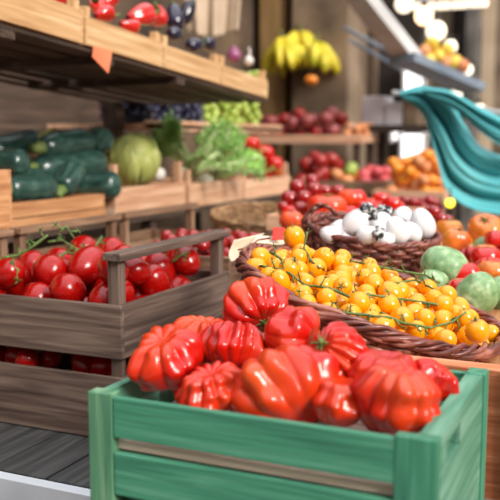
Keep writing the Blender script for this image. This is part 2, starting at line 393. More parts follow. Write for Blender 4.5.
# ------------------------------------------------------------------ stacked dark crates
DX0, DX1, DY0, DY1 = -1.285, -.85, 1.305, 1.765
crate('lower weathered dark wooden crate of the left stack, behind the green crate', DX0, DX1, DY0, DY1, .842, .963, 'dark', th=.011, post=.02, floor_z=.93, post_top=.034)
crate('upper weathered dark wooden crate with a handle rail, full of plum tomatoes', DX0, DX1, DY0, DY1, .999, 1.10, 'dark', th=.011, post=.024, rails=True, rail_z=1.182, floor_z=1.008, post_top=.0)
pm = [globe_mesh('plum_tomato', PLUM, R=1, sq=s, nu=28, nv=18, dimple=.1) for s in (1.1, 1.25, 1.4)]
def plums(n, x0, x1, y0, y1, floor, seed, where, rr=(.031, .040), dome=0, zlim=None):
    sp = pack(n, rr, lambda q, r: (q.uniform(x0 + 1.15 * r, x1 - 1.15 * r), q.uniform(y0 + 1.15 * r, y1 - 1.15 * r)), lambda x, y: floor, seed, 30)
    if zlim: sp = [s for s in sp if s[2] + s[3] < zlim]
    lay = max(s[2] for s in sp) - .035; q = random.Random(seed)
    for (x, y, z, r) in sp:
        a, b = zone((x - x0) / (x1 - x0), (y - y0) / (y1 - y0), z)
        k = q.randrange(3); top = z > lay
        lab = '%s in the %s, %s %s' % ('red plum tomato on top' if top else 'red plum tomato lower down', where, b, a)
        o = link('plum_tomato', pm[k], None, (x, y, z)); o.scale = (r * .95,) * 3
        o.rotation_euler = (q.uniform(.3, 1.3), q.uniform(-.4, .4), q.uniform(0, 6.28))
        tag(o, lab, 'tomato', 'plum tomatoes in the ' + where + ', ' + b + ' ' + a + (' on top' if top else ' below'))
    return sp
darksp = plums(230, DX0 + .03, DX1 - .014, DY0 + .010, DY1 - .014, 1.008, 8, 'upper dark crate', zlim=1.186)
plums(24, DX0 + .03, DX1 - .03, DY0 + .014, DY0 + .12, .93, 5, 'lower dark crate', (.024, .028), zlim=.995)

# ------------------------------------------------------------------ row of brown crates behind
for i, (a, b) in enumerate(((1.13, 1.60), (1.625, 2.06), (2.085, 2.53))):
    crate(('brown railed crate at the left edge of the photo, behind the plum tomatoes',
           'brown crate with a handle rail in front of the zucchini crate',
           'brown crate with a handle rail in front of the first fennel crate')[i],
          -1.512, -1.335, a, b, 1.0, 1.10, 'brown', 'brown railed crates behind the plum tomatoes', rails=True, rail_z=1.178, floor_z=1.01, th=.01, post=.022, planks=[(0, .38), (.55, 1)])
    crate(('plain lower crate under the leftmost brown railed crate', 'plain lower crate under the middle brown railed crate', 'plain lower crate under the farthest brown railed crate')[i],
          -1.512, -1.335, a, b, .842, .999, 'brown', 'crates under the brown railed crates', th=.01, post=.02, planks=[(0, .42), (.55, 1)])
# ------------------------------------------------------------------ zucchini crate
ZB = 1.149
crate('light orange wooden crate under the pile of dark green zucchini', -1.86, -1.53, 1.70, 2.27, ZB, 1.232, 'orange', planks=[(.0, .46), (.5, 1)], th=.008, post=.02, floor_z=1.20, name='zucchini_crate')
crate('pale crate cut by the left edge of the photo beside the zucchini', -1.515, -1.37, 1.22, 1.64, 1.193, 1.33, 'orange', th=.009, post=.02, name='fruit_crate')
def zucchini(P0, P1, R, label, sag=0, tip=True, mat=ZUC, bulge=.15, seed=0, name='zucchini', group='dark green zucchini piled on the orange crate'):
    """P0 stem end, P1 blossom end"""
    P0 = Vector(P0); P1 = Vector(P1); L = (P1 - P0).length; mid = (P0 + P1) / 2
    r = empty(name, mid, label, 'zucchini', group, rot_to(P0 - P1))
    m = MB(); N = 26; n = 24; V = []; Fs = []
    for j in range(N + 1):
        t = j / N; z = (t - .5) * L
        a = min(1, (math.sqrt(max(0, 1 - ((abs(t - .5) * 2 - .0)) ** 6))))
        rr = R * a * (1 - bulge * t) ; xo = sag * math.sin(t * PI)
        for i in range(n):
            an = 2 * PI * i / n; k = 1 + .018 * math.cos(8 * an)
            V.append((xo + rr * k * math.cos(an), rr * k * math.sin(an), z))
    for j in range(N):
        for i in range(n):
            k = (i + 1) % n; Fs.append((j * n + i, j * n + k, (j + 1) * n + k, (j + 1) * n + i))
    m.add(V, Fs); link('zucchini_body', m.mesh('zucchini_body', mat), r)
    if tip:
        s = MB(); s.tube([(0, 0, L / 2 - .012), (0, 0, L / 2 + .006), (.003, 0, L / 2 + .02), (.006, .002, L / 2 + .034)], [R * .5, R * .42, R * .3, R * .34], 6)
        link('stem', s.mesh('stem', ZUCTIP), r)
    return r
def Z2(a, b, Xa, Xb, rpx, label, **k):
    P0 = onx(a[0], a[1], Xa); P1 = onx(b[0], b[1], Xb); d = (proj(P0)[2] + proj(P1)[2]) / 2
    return zucchini(P0, P1, 1.33 * rpx / F * d, label, **k)
# rear to front
Z2((40, 160), (108, 134), -1.80, -1.74, 10, 'curved dark zucchini lying at the back on top of the pile', sag=.01, tip=False)
Z2((-10, 152), (40, 142), -1.78, -1.80, 12, 'darkest zucchini at the back left of the pile', tip=True)
Z2((90, 150), (104, 138), -1.76, -1.60, 10, 'zucchini seen end-on at the top right of the pile', tip=False)
Z2((40, 148), (90, 141), -1.68, -1.66, 11.5, 'upper long zucchini on top of the pile with a green end')
Z2((32, 170), (103, 162), -1.69, -1.64, 12.5, 'long zucchini across the middle of the pile', sag=.006)
Z2((-4, 163), (27, 163), -1.70, -1.60, 11, 'short zucchini with its stem at the left edge of the pile', tip=True)
Z2((72, 188), (120, 184), -1.67, -1.50, 11, 'very dark zucchini at the bottom right overhanging the crate', tip=False)
Z2((61, 190), (76, 168), -1.58, -1.60, 10.5, 'upright leaning zucchini in the middle front of the pile')
Z2((14, 178), (60, 180), -1.66, -1.66, 9, 'slim zucchini just above the bottom front one', tip=False)
Z2((6, 189), (52, 188), -1.585, -1.585, 11.5, 'speckled zucchini at the bottom front of the pile')
Z2((113, 166), (117, 176), -1.76, -1.68, 8, 'brownish squash end behind the right side of the pile', tip=False)
s = MB()
for dx, dy in ((0, 0), (5, -3), (-4, 2), (8, 4)):
    s.tube([onx(36 + dx, 146 + dy, -1.77), onx(42 + dx, 137 + dy, -1.76), onx(49 + dx * 1.4, 131 + dy, -1.75)], [.006, .012, .003], 6)
tag(link('squash_flower', s.mesh('squash_flower', noisy('squash_flower', [(.3, (120, 140, 50)), (.7, (196, 190, 80))], 20)), None), 'yellow green squash flower stub at the back of the zucchini pile', 'flower')

# ------------------------------------------------------------------ fennel crates
FX = -1.53
crate('pale pinkish wooden crate holding the cabbage', FX - .34, FX, 2.33, 2.795, ZB, 1.247, 'pink', floor_z=1.17, post_top=.075, name='vegetable_crate', group='pink crates in the second row', mids=())
crate('pinkish wooden crate holding the fennel fronds', FX - .34, FX, 2.825, 3.30, ZB, 1.24, 'pink', floor_z=1.16, post_top=.05, name='vegetable_crate', group='pink crates in the second row')
crate('farthest pinkish wooden crate holding round tomatoes', FX - .34, FX, 3.32, 3.84, ZB, 1.232, 'pink', floor_z=1.16, post_top=.06, name='vegetable_crate', group='pink crates in the second row')
# cabbage
P = onx(133, 160, -1.66)
c = empty('cabbage', P, 'pale green cabbage beside the zucchini under the black grapes', 'cabbage', rot=(.3, .2, 0))
link('cabbage_heart', globe_mesh('cabbage_heart', CABB, R=.089, sq=1.05, nu=32, nv=20, dimple=0), c)
def leaf_patch(R, a0, wid, z0, z1, seed, k=1.03):
    q = random.Random(seed); V = []; Fs = []; n = 12
    for j in range(n + 1):
        for i in range(n + 1):
            u = (i / n - .5) * 2; v = j / n; w = wid * math.sin(PI * (.12 + .8 * v)) ** .6
            a = a0 + u * w; el = z0 + (z1 - z0) * v
            rr = R * (k + .03 * abs(u) + .02 * math.sin(9 * u + seed) * v + .05 * v * abs(u)) + (.003 * math.cos(u * 22) if abs(u) > .1 else .006)
            V.append((rr * math.cos(el) * math.cos(a), rr * math.cos(el) * math.sin(a), rr * 1.05 * math.sin(el)))
    for j in range(n):
        for i in range(n): Fs.append((j * (n + 1) + i, j * (n + 1) + i + 1, (j + 1) * (n + 1) + i + 1, (j + 1) * (n + 1) + i))
    return V, Fs
for k in range(7):
    m = MB(); m.add(*leaf_patch(.089, k * .95, .75, -1.3, .55 + .25 * (k % 3), k)); o = link('outer_leaf', m.mesh('outer_leaf', CABB), c)
    sm = o.modifiers.new('th', 'SOLIDIFY'); sm.thickness = .002
# fennel
def fennel(P, axis, R, L, label, seed, fr=1.0):
    q = random.Random(seed); r = empty('fennel', P, label, 'fennel', 'fennel heads in the pink crates', rot_to(axis, seed))
    m = MB(); m.add(*globe(R=R, sq=1.15, lobes=5, depth=.2, seed=seed, nu=32, nv=18, dimple=0)); link('bulb', m.mesh('bulb', BULB), r)
    s = MB(); f_ = MB()
    for k in range(6):
        a = k * 1.05 + q.uniform(-.2, .2); sp = q.uniform(.15, .55)
        p0 = Vector((math.cos(a) * R * .4, math.sin(a) * R * .4, R * .7))
        p1 = p0 + Vector((math.cos(a) * sp * L * .4, math.sin(a) * sp * L * .4, L * .5))
        p2 = p1 + Vector((math.cos(a) * sp * L * .7, math.sin(a) * sp * L * .7, L * .45))
        s.tube([p0, (p0 + p1) / 2, p1, p2], [R * .4, R * .34, R * .26, R * .12], 8)
        for j in range(int(60 * fr)):
            t = q.random(); b = p1.lerp(p2, t) if t > .1 else p0.lerp(p1, .85)
            d = Vector((q.gauss(0, 1), q.gauss(0, 1), q.gauss(.5, .8))).normalized(); Lh = L * q.uniform(.14, .3)
            e = b + d * Lh; mid = b + d * Lh * .5 + Vector((q.gauss(0, .004),) * 3)
            f_.tube([b, mid, e], [.003, .0025, .001], 3)
            for h in range(5):
                c0 = b.lerp(e, .3 + .14 * h); d2 = (d + Vector((q.gauss(0, .7), q.gauss(0, .7), q.gauss(0, .7)))).normalized()
                f_.tube([c0, c0 + d2 * Lh * .35], [.0024, .0009], 3)
    link('stalks', s.mesh('stalks', STALK), r); link('fronds', f_.mesh('fronds', FROND), r)
fennel(onx(184, 176, -1.60), cax(.75, .55, .35), .042, .175, 'fennel head with pale stalks leaning right behind the crate post', 1, .35)
fennel(onx(207, 178, -1.60), cax(.85, .5, .4), .042, .19, 'fennel head with a long pale stalk in the middle pink crate', 2, .35)
fennel(onx(190, 163, -1.68), cax(-.6, .55, .3), .035, .16, 'feathery dark fennel beside the cabbage', 3, 1.3)
fennel(onx(208, 166, -1.68), cax(.3, .6, .3), .035, .16, 'bushy fennel behind the long pale stalk', 4, 1.3)
def lettuce(P, R, label, mat, seed, name='lettuce', cat='lettuce', n=26):
    q = random.Random(seed); r = empty(name, P, label, cat); m = MB()
    for k in range(n):
        a = q.uniform(0, 6.28); el = q.uniform(-.2, 1.4); c0 = Vector((math.cos(el) * math.cos(a), math.cos(el) * math.sin(a), math.sin(el)))
        M = rot_to(c0, q.uniform(0, 6)).to_matrix(); S = R * q.uniform(.35, .55); V = []; Fs = []; nn = 7
        for j in range(nn + 1):
            for i in range(nn + 1):
                u = i / nn * 2 - 1; v = j / nn * 2 - 1; e = (u * u + v * v)
                V.append(c0 * R * .55 + M @ Vector((u * S, v * S, S * (.25 * math.sin(5 * u + k) * e * .6 + .5 - .2 * e + .2 * math.cos(6 * v + k) * e))))
        for j in range(nn):
            for i in range(nn): Fs.append((j * (nn + 1) + i, j * (nn + 1) + i + 1, (j + 1) * (nn + 1) + i + 1, (j + 1) * (nn + 1) + i))
        m.add(V, Fs)
    o = link('leaves', m.mesh('leaves', mat), r); sm = o.modifiers.new('th', 'SOLIDIFY'); sm.thickness = .0015
    mm = MB(); mm.add(*globe(R=R * .6, sq=1, nu=20, nv=12, dimple=0)); link('heart', mm.mesh('heart', STALK), r)
    return r
lettuce(onx(247, 166, -1.62), .076, 'bright green leafy head right of the fennel in the pink crate', LETT, 5)
w = link('turnip', globe_mesh('turnip', GARL, R=.028, sq=.95, nu=24, nv=16), None, onx(158, 174, -1.60)); tag(w, 'small white turnip between the cabbage and the crate post', 'turnip')
rm = [globe_mesh('round_tomato', RED, R=1, sq=.85, lobes=l, depth=.06, seed=l, nu=36, nv=20, dimple=.16) for l in (5, 6)]
def round_tom(P, R, label, mat=None, group=None, ax=(0, 0, 1), cal=True, k=0, name='round_tomato', cat='tomato'):
    r = empty(name, P, label, cat, group, rot_to(ax, k)); me = rm[k % 2]
    if mat:
        key = (mat.name, k % 2)
        if key not in CA: CA[key] = globe_mesh('round_tomato', mat, R=1, sq=.85, lobes=5 + k % 2, depth=.06, seed=5 + k % 2, nu=36, nv=20, dimple=.16)
        me = CA[key]
    b = link('tomato_body', me, r); b.scale = (R,) * 3
    if cal:
        if 'cal' not in CA: CA['cal'] = star(.45, .68, 5, .2, .15, 3, .4, .12).mesh('calyx', CALYX)
        c_ = link('calyx', CA['cal'], r); c_.scale = (R,) * 3
    return r
CA = {}
for i, (x, y, d, rp, lab) in enumerate(((231, 135, 3.45, 10, 'dark red tomato standing highest behind the fennel'), (252, 143, 3.6, 8, 'red tomato just right of the highest one behind the fennel'),
      (226, 148, 3.4, 8, 'red tomato low behind the fennel fronds'), (265, 152, 3.65, 9, 'pale red tomato above the farthest pink crate'), (274, 163, 3.7, 9, 'red tomato near the farthest crate post'),
      (281, 172, 3.68, 8, 'lowest orange-red tomato beside the farthest crate post'), (268, 170, 3.72, 9, 'red tomato below the pale red one in the farthest pink crate'))):
    PX = onx(x, y, -1.70 if x < 245 else -1.62 if x < 270 else -1.58); d = proj(PX)[2]
    round_tom(PX, rp / F * d, lab, None if i % 3 < 2 else ORG, 'tomatoes behind the fennel', (.2, -.2, 1), False, i)
# fillers under
sp = pack(16, (.03, .036), lambda q, r: (q.uniform(-1.86 + r, -1.56 - r), q.uniform(3.34 + r, 3.82 - r)), lambda x, y: 1.16, 9, 12)
for i, (x, y, z, r) in enumerate(sp): round_tom((x, y, z), r, 'round red tomato in the farthest pink crate', None, 'round red tomatoes in the farthest pink crate', (0, .2, 1), False, i)

# ------------------------------------------------------------------ grape shelf
gs = empty('grape_shelf', (-2.02, 3.35, 1.445), 'thin pale wooden shelf carrying the black and green grapes', 'shelf', rot=(0, 0, 0))
part_box('shelf_board', gs, wood('pink', 'Y'), -.24, .24, -.41, 1.0, 0, .02)
part_box('front_lip', gs, wood('pink', 'Y'), .23, .24, -.41, 1.0, -.008, .034)
for Y in (-.37, .95): part_box('support_post', gs, wood('shade', 'Z'), -.2, -.16, Y - .02, Y + .02, -1.445 + 1.147, 0)
def bunch(P, n, R, mat, label, group, seed, dims):
    q = random.Random(seed); r = empty('grape_bunch', P, label, 'grapes', group)
    me = globe_mesh('grape', mat, R=R, sq=1.1, nu=14, nv=10, dimple=.03)
    sp = pack(n, (R, R), lambda q, r_: ((lambda a, t: (dims[0] * t * math.cos(a), dims[1] * t * math.sin(a)))(q.uniform(0, 6.28), math.sqrt(q.random()))), lambda x, y: 0, seed, 8)
    for (x, y, z, s) in sp:
        o = link('grape', me, r, (x, y, z)); o.rotation_euler = (q.uniform(0, 3),) * 3
    s = MB(); s.tube([(-dims[0], 0, R), (0, 0, R * 3), (dims[0] * .6, .01, R * 5)], .002, 5); link('stem', s.mesh('stem', VINE), r)
for i in range(5): bunch((-1.9 - .13 * (i % 2), 3.03 + .11 * i, 1.466), 84, .0145, BLK, ('nearest bunch of black grapes by the dark post', 'second bunch of black grapes, set back on the shelf', 'middle front bunch of black grapes', 'set back bunch of black grapes left of the green ones', 'bunch of black grapes touching the green grapes')[i], 'black grape bunches on the shelf', i, (.085, .055))
for i in range(6): bunch((-1.88 - .14 * (i % 2), 3.56 + .125 * i, 1.466), 84, .019, GRG, ('front bunch of green grapes next to the black ones', 'tall back bunch of green grapes', 'middle front bunch of green grapes', 'back bunch of green grapes under the shelf', 'front bunch of green grapes near the tray end', 'farthest bunch of green grapes')[i], 'green grape bunches on the shelf', 10 + i, (.09, .06))

# ------------------------------------------------------------------ top shelf
TX = -1.3
def TZ(y): return 1.641 - .071 * (y - 1.84)
tilt = -math.atan(.071)
ys = [(.75, onx(83.5, 30, TX).y), (onx(85, 30, TX).y, onx(163, 50, TX).y), (onx(164, 50, TX).y, onx(221, 60, TX).y), (onx(222, 60, TX).y, onx(268, 75, TX).y)]
ts = empty('upper_shelf', (-1.58, 1.95, TZ(1.95)), 'dark slatted shelf overhead carrying the row of tan crates', 'shelf', rot=(tilt, 0, 0))
for i in range(7): part_box('shelf_slat', ts, wood('shade', 'Y'), -.4 + i * .1, -.4 + i * .1 + .07, -1.3, 1.10, -.014, -.002)
for i in range(5): part_box('cross_batten', ts, wood('shade', 'X'), -.3, .27, -1.2 + i * .4, -1.15 + i * .4, -.034, -.014)
for Y in (.75, 3.3): pass
for i, (a, b) in enumerate(ys):
    cy = (a + b) / 2
    crate(('tan wooden crate at the upper left corner of the photo', 'tan wooden crate holding red peppers on the upper shelf', 'tan wooden crate holding dark eggplants on the upper shelf', 'tan wooden crate at the far end of the upper shelf with an onion')[i],
          TX - .3, TX, a, b - .001, TZ(cy), TZ(cy) + (.083, .072, .068, .066)[i], 'tan', 'tan crates on the upper shelf', th=.008, post=.022, tilt=tilt, post_top=(.025, .028, .03, .034)[i], name='fruit_crate', floor_z=TZ(cy) + .03)
# upright that holds the shelf
up = empty('support_post', (-1.905, 2.90, 1.1475), 'dark upright post holding the upper shelf behind the zucchini', 'post')
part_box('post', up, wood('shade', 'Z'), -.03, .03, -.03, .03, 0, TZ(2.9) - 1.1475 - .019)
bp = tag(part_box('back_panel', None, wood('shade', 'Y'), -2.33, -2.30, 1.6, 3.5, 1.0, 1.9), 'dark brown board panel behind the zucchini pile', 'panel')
part_box('back_panel_foot', bp, wood('shade', 'Z'), -2.34, -2.30, 1.6, 1.65, 0, 1.0); part_box('back_panel_foot', bp, wood('shade', 'Z'), -2.34, -2.30, 3.45, 3.5, 0, 1.0)

def pepper(P, R, L, axis, label, seed, mat=PEP):
    r = empty('red_pepper', P, label, 'pepper', 'red peppers in the tan crates', rot_to(axis, seed)); q = random.Random(seed)
    m = MB(); V = []; Fs = []; nu, nv = 40, 24
    for j in range(nv + 1):
        t = j / nv; z = (t - .5) * L; rr = R * (math.sin(PI * (.03 + .94 * t)) ** .45) * (.72 + .38 * t)
        for i in range(nu):
            a = 2 * PI * i / nu; k = 1 - .16 * (1 - abs(math.sin(1.5 * a + .3))) ** 1.3
            V.append((rr * k * math.cos(a) + .01 * math.sin(3 * t), rr * k * math.sin(a), z - (.012 * math.exp(-((1 - t) / .08) ** 2))))
    for j in range(nv):
        for i in range(nu): Fs.append((j * nu + i, j * nu + (i + 1) % nu, (j + 1) * nu + (i + 1) % nu, (j + 1) * nu + i))
    m.add(V, Fs); link('pepper_body', m.mesh('pepper_body', mat), r)
    s = MB(); s.tube([(0, 0, L / 2 - .01), (.0, 0, L / 2 + .012), (.006, 0, L / 2 + .03)], [R * .35, R * .14, R * .16], 8); link('stem', s.mesh('stem', CALYX), r)
def d_on(x, y, X): return proj(onx(x, y, X))[2]
for i, (x, y, X, R, L, ax, lab) in enumerate((
   (98, 10, -1.40, .03, .09, (.2, -.6, .5), 'red pepper beside the tall post of the first tan crate'),
   (107, 3, -1.46, .036, .10, (.2, .5, .6), 'red pepper at the top edge of the photo, upper left'),
   (104, 16, -1.36, .026, .07, (.1, 1, .1), 'small red pepper low against the tan crate board'),
   (140, 16, -1.40, .038, .12, (.1, 1, .25), 'large glossy red pepper lying in the second tan crate'),
   (129, 24, -1.35, .024, .08, (.1, 1, .1), 'small orange-red pepper in front of the large glossy one'),
   (158, 16, -1.42, .034, .08, (.3, -.8, .5), 'red pepper next to the dark eggplant'),
   (60, -8, -1.44, .034, .10, (.1, 1, .3), 'red pepper hidden above the top edge of the photo'))):
    pepper(onx(x, y, X), R, L, ax, lab, i)
def eggplant(P, R, L, axis, label, mat=EGG, name='eggplant', group='dark eggplants on the upper shelf'):
    r = empty(name, P, label, 'eggplant', group, rot_to(axis, 0)); prof = []
    m = MB(); V = []; Fs = []; nu, nv = 24, 20
    for j in range(nv + 1):
        t = j / nv; a = PI * t; z = -math.cos(a) * L / 2
        rr = R * math.sin(a) ** .8 * (1.05 - .38 * t)
        for i in range(nu): V.append((rr * math.cos(2 * PI * i / nu) + R * .15 * math.sin(PI * t), rr * math.sin(2 * PI * i / nu), z))
    for j in range(nv):
        for i in range(nu): Fs.append((j * nu + i, j * nu + (i + 1) % nu, (j + 1) * nu + (i + 1) % nu, (j + 1) * nu + i))
    m.add(V, Fs); link('eggplant_body', m.mesh('eggplant_body', mat), r)
    return r
def add_calyx(r, R, L, mat=CALYX, n=6, w=.3, stem=.8):
    return calyx(r, R * .62, L * .46, n, w, -.35, n, stem, .16, mat)
for i, (x, y, X, R, L, ax, lab) in enumerate((
   (176, 17, -1.42, .034, .10, (-.3, .3, .8), 'topmost dark eggplant beside the red peppers'),
   (188, 12, -1.50, .032, .10, (.2, .4, .8), 'dark eggplant behind the topmost one'),
   (176, 34, -1.36, .026, .07, (.1, 1, .1), 'dark eggplant low against the tan board'),
   (196, 45, -1.36, .028, .08, (.2, 1, .2), 'dark eggplant lying with its green stalk to the right'),
   (208, 44, -1.37, .028, .07, (.2, -1, .2), 'small round dark eggplant next to the tall beige post'))):
    add_calyx(eggplant(onx(x, y, X), R, L, ax, lab), R, L)
o = link('red_onion', globe_mesh('red_onion', ONION, R=.027, sq=1.0, elong=-.1, nu=28, nv=18, dimple=-.25), None, onx(234, 55, -1.37)); tag(o, 'single purple onion in the farthest tan crate', 'onion')
gr = empty('garlic_bulb', onx(249, 61, -1.37), 'white garlic bulb with a stalk at the end of the tan crates', 'garlic')
link('bulb', globe_mesh('bulb', GARL, R=.018, sq=.9, lobes=6, depth=.12, nu=36, nv=18, dimple=-.3), gr)
s = MB(); s.tube([(0, 0, .015), (.003, .004, .035), (-.006, .012, .05)], [.005, .003, .0035], 6); link('stalk', s.mesh('stalk', GARL), gr)
# orange tag
def poly_card(name, pts, th, n, mat, label, cat='card'):
    n = Vector(n).normalized() * th; m = MB(); k = len(pts)
    m.add([Vector(p) for p in pts] + [Vector(p) + n for p in pts], [tuple(range(k))[::-1], tuple(k + i for i in range(k))] + [(i, (i + 1) % k, k + (i + 1) % k, k + i) for i in range(k)])
    return tag(link(name, m.mesh(name, mat, False)), label, cat)
poly_card('price_tag', [onx(x, y, TX + .002) for x, y in ((93, 47), (112, 51), (108, 73.5), (92, 57))], .0015, (1, 0, 0), CARDO, 'pointed orange paper tag hanging below the tan crate', 'tag')

# ------------------------------------------------------------------ hanging beige cloth
def cloth(name, top, bot, d, mat, label, folds=5, amp=.03, seed=0, nu=60, nv=30, th=.003, cat='cloth', diag=0, along=False):
    """cloth between an upper and a lower edge, with real folds along its depth"""
    def interp(L, t):
        t *= len(L) - 1; i = min(int(t), len(L) - 2); f_ = t - i
        a, b = L[i], L[i + 1]; p0 = L[max(i - 1, 0)]; p3 = L[min(i + 2, len(L) - 1)]
        return tuple(.5 * ((2 * a[k]) + (-p0[k] + b[k]) * f_ + (2 * p0[k] - 5 * a[k] + 4 * b[k] - p3[k]) * f_ * f_ + (-p0[k] + 3 * a[k] - 3 * b[k] + p3[k]) * f_ ** 3) for k in range(len(a)))
    V = []; Fs = []
    for j in range(nv + 1):
        v = j / nv
        for i in range(nu + 1):
            u = i / nu; a = interp(top, u); b = interp(bot, u)
            x = a[0] * (1 - v) + b[0] * v; y = a[1] * (1 - v) + b[1] * v
            ph = (v if along else u) * folds * 2 * PI + diag * (u if along else v) * 3 + seed
            dd = d + amp * (.35 + .65 * (math.sin(PI * u) if along else v)) * (math.sin(ph) + .4 * math.sin(2.3 * ph + 1)) + (a[2] if len(a) > 2 else 0) * (1 - v) + (b[2] if len(b) > 2 else 0) * v
            V.append(at(x, y, dd))
    for j in range(nv):
        for i in range(nu): Fs.append((j * (nu + 1) + i, j * (nu + 1) + i + 1, (j + 1) * (nu + 1) + i + 1, (j + 1) * (nu + 1) + i))
    m = MB(); m.add(V, Fs); o = link(name, m.mesh(name, mat)); s_ = o.modifiers.new('th', 'SOLIDIFY'); s_.thickness = th
    return tag(o, label, cat)
cloth('hanging_cloth', [(182, -40), (212, -42), (244, -38)], [(188, 32), (212, 37), (238, 30)], 4.1, BEIGE, 'beige cloth hanging behind the dark eggplants', 3, .02, cat='cloth')

# ------------------------------------------------------------------ wall pilasters
def pil(name, mat, x0, x1, Y, dep, label, cat, z1=4.2):
    a = ony(x0, 140, Y).x; b = ony(x1, 140, Y).x
    o = part_box(name, None, mat, a, b, Y, Y + dep, 0, z1, .01); o['kind'] = 'structure'; return o
TANW = noisy('aged_door_wood', [(.3, (104, 76, 44)), (.55, (150, 118, 74)), (.8, (178, 148, 100))], 3, 5, .7, stretch=(6, 6, .6))
GREYW = noisy('grey_stone', [(.3, (70, 66, 62)), (.55, (110, 104, 98)), (.8, (140, 134, 128))], 3, 6, .85, bump=.4)
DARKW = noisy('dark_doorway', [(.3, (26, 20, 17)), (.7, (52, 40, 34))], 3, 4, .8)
pil('trim_1', TANW, 259, 284, 5.75, .2, '', '')
pil('trim_2', STONE, 291, 347, 5.7, .45, '', '')
pil('trim_3', GREYW, 236, 250, 5.85, .2, '', '')
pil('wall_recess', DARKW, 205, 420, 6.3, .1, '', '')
pil('trim_4', WALL, 345, 372, 6.15, .3, '', '')
pil('trim_5', STONE, 430, 446, 11.5, .3, '', '')
pil('trim_6', GREYW, 462, 474, 11.0, .3, '', '')
pil('trim_7', STONE, 492, 506, 11.2, .3, '', '')
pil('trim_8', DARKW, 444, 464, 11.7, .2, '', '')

# ------------------------------------------------------------------ bananas
def banana_bunch(P, n, label, seed, R=.018, L=.2, spread=1.2, axis=(0, 0, 1), spin=0):
    q = random.Random(seed); r = empty('banana_bunch', P, label, 'bananas', 'banana bunches hanging on the stone pillar', rot_to(axis, spin))
    s = MB(); s.tube([(0, 0, -.02), (0, 0, .05), (.01, 0, .1)], [.02, .016, .013], 8); link('stalk', s.mesh('stalk', BANT), r)
    for k in range(n):
        row = k % 2; a = (k / (n - 1) - .5) * spread * 2 + q.uniform(-.08, .08); R_ = .09 + .02 * row
        pts = []; rs = []
        for i in range(10):
            t = i / 9; ang = t * 1.5
            rad = .02 + R_ * 1.25 * math.sin(ang) ; z = .02 - row * .03 - L * .75 * (1 - math.cos(ang)) - .02 * t
            pts.append((rad * math.cos(a), rad * math.sin(a), z)); rs.append(R * (.35 + .65 * math.sin(PI * min(1, .12 + t * .8)) ** .6) if i < 9 else R * .2)
        m = MB(); m.tube(pts, rs, 6); link('banana', m.mesh('banana', BAN), r)
banana_bunch(at(300, 38, 5.95), 12, 'yellow banana bunch spreading to the right on the stone pillar', 1, .038, .24, 2.6, (0, 0, 1), -1.2)
banana_bunch(at(282, 44, 5.90), 10, 'greenish banana bunch hanging at the left of the pair', 2, .036, .25, 2.4, (-.2, 0, 1), 2.4)
banana_bunch(at(316, 48, 5.85), 10, 'lower banana bunch hanging at the right of the pair', 3, .036, .2, 2.2, (.1, 0, 1), -.6)
s = MB(); s.tube([at(296, 36, 5.95), at(296, 26, 6.0), ony(297, 22, 5.8)], .006, 6)
tag(link('hook', s.mesh('hook', SILV)), 'metal hook holding the bananas on the stone pillar', 'hook')
o = link('small_pumpkin', globe_mesh('small_pumpkin', ORA, R=.045, sq=.75, lobes=8, depth=.1, nu=48, nv=20), None, at(311, 80, 5.75)); tag(o, 'small orange squash hanging just below the bananas', 'squash')
s = MB(); s.tube([at(311, 76, 5.75), at(309, 60, 5.86)], .003, 5); link('string', s.mesh('string', BANT), o, None).matrix_parent_inverse = Matrix.Translation(-o.location)

# ------------------------------------------------------------------ far apple shelf
def far_tray(label, xa, xb, Y, z, dep, h, kind, name='fruit_tray', group=None, leg=True):
    a = ony(xa, 140, Y).x; b = ony(xb, 140, Y).x
    r = empty(name, ((a + b) / 2, Y + dep / 2, z), label, 'tray', group); hw = (b - a) / 2
    part_box('tray_floor', r, wood(kind, 'X'), -hw, hw, -dep / 2, dep / 2, -.015, 0)
    part_box('front_board', r, wood(kind, 'X'), -hw, hw, -dep / 2 - .01, -dep / 2, -.02, h)
    part_box('back_board', r, wood(kind, 'X'), -hw, hw, dep / 2, dep / 2 + .01, -.02, h)
    part_box('side_board', r, wood(kind, 'Y'), -hw, -hw + .01, -dep / 2, dep / 2, 0, h)
    part_box('side_board', r, wood(kind, 'Y'), hw - .01, hw, -dep / 2, dep / 2, 0, h)
    if leg:
        for sx in (-1, 1):
            for sy in (-1, 1): part_box('leg', r, wood('shade', 'Z'), sx * (hw - .04) - .02, sx * (hw - .04) + .02, sy * (dep / 2 - .03) - .02, sy * (dep / 2 - .03) + .02, -z, -.015)
    return a, b
def far_fruit(n, a, b, y0, y1, z, rr, mats, label, group, seed, name, cat, zlim=None, peak=None, pre=()):
    ms = [globe_mesh(name, m_, R=1, sq=.9, nu=20, nv=14, dimple=.14) for m_ in mats]; q = random.Random(seed)
    def samp(q, r):
        if peak is None: return q.uniform(a + r, b - r), q.uniform(y0 + r, y1 - r)
        while True:
            x = q.triangular(a + r, b - r, peak); y = q.uniform(y0 + r, y1 - r); return x, y
    for (x, y, zz, r) in pack(n, rr, samp, lambda x, y: z, seed, 6 if peak else 12):
        if zlim and zz > zlim: continue
        o = link(name, q.choice(ms), None, (x, y, zz)); o.scale = (r,) * 3; o.rotation_euler = (q.uniform(-.5, .5), q.uniform(-.5, .5), q.uniform(0, 6))
        u = (x - a) / (b - a); v = (y - y0) / (y1 - y0); p1, p2 = zone(u, v, 0)
        tag(o, label % (p2 + ' ' + p1), cat, group + ', ' + p2 + ' ' + p1)
aY = 5.0
aa, ab = far_tray('pale wooden shelf tray of reddish apples on the far left wall', 248, 362, aY, 1.40, .34, .03, 'pink', name='apple_tray')
bb = aa + (ab - aa) * .80
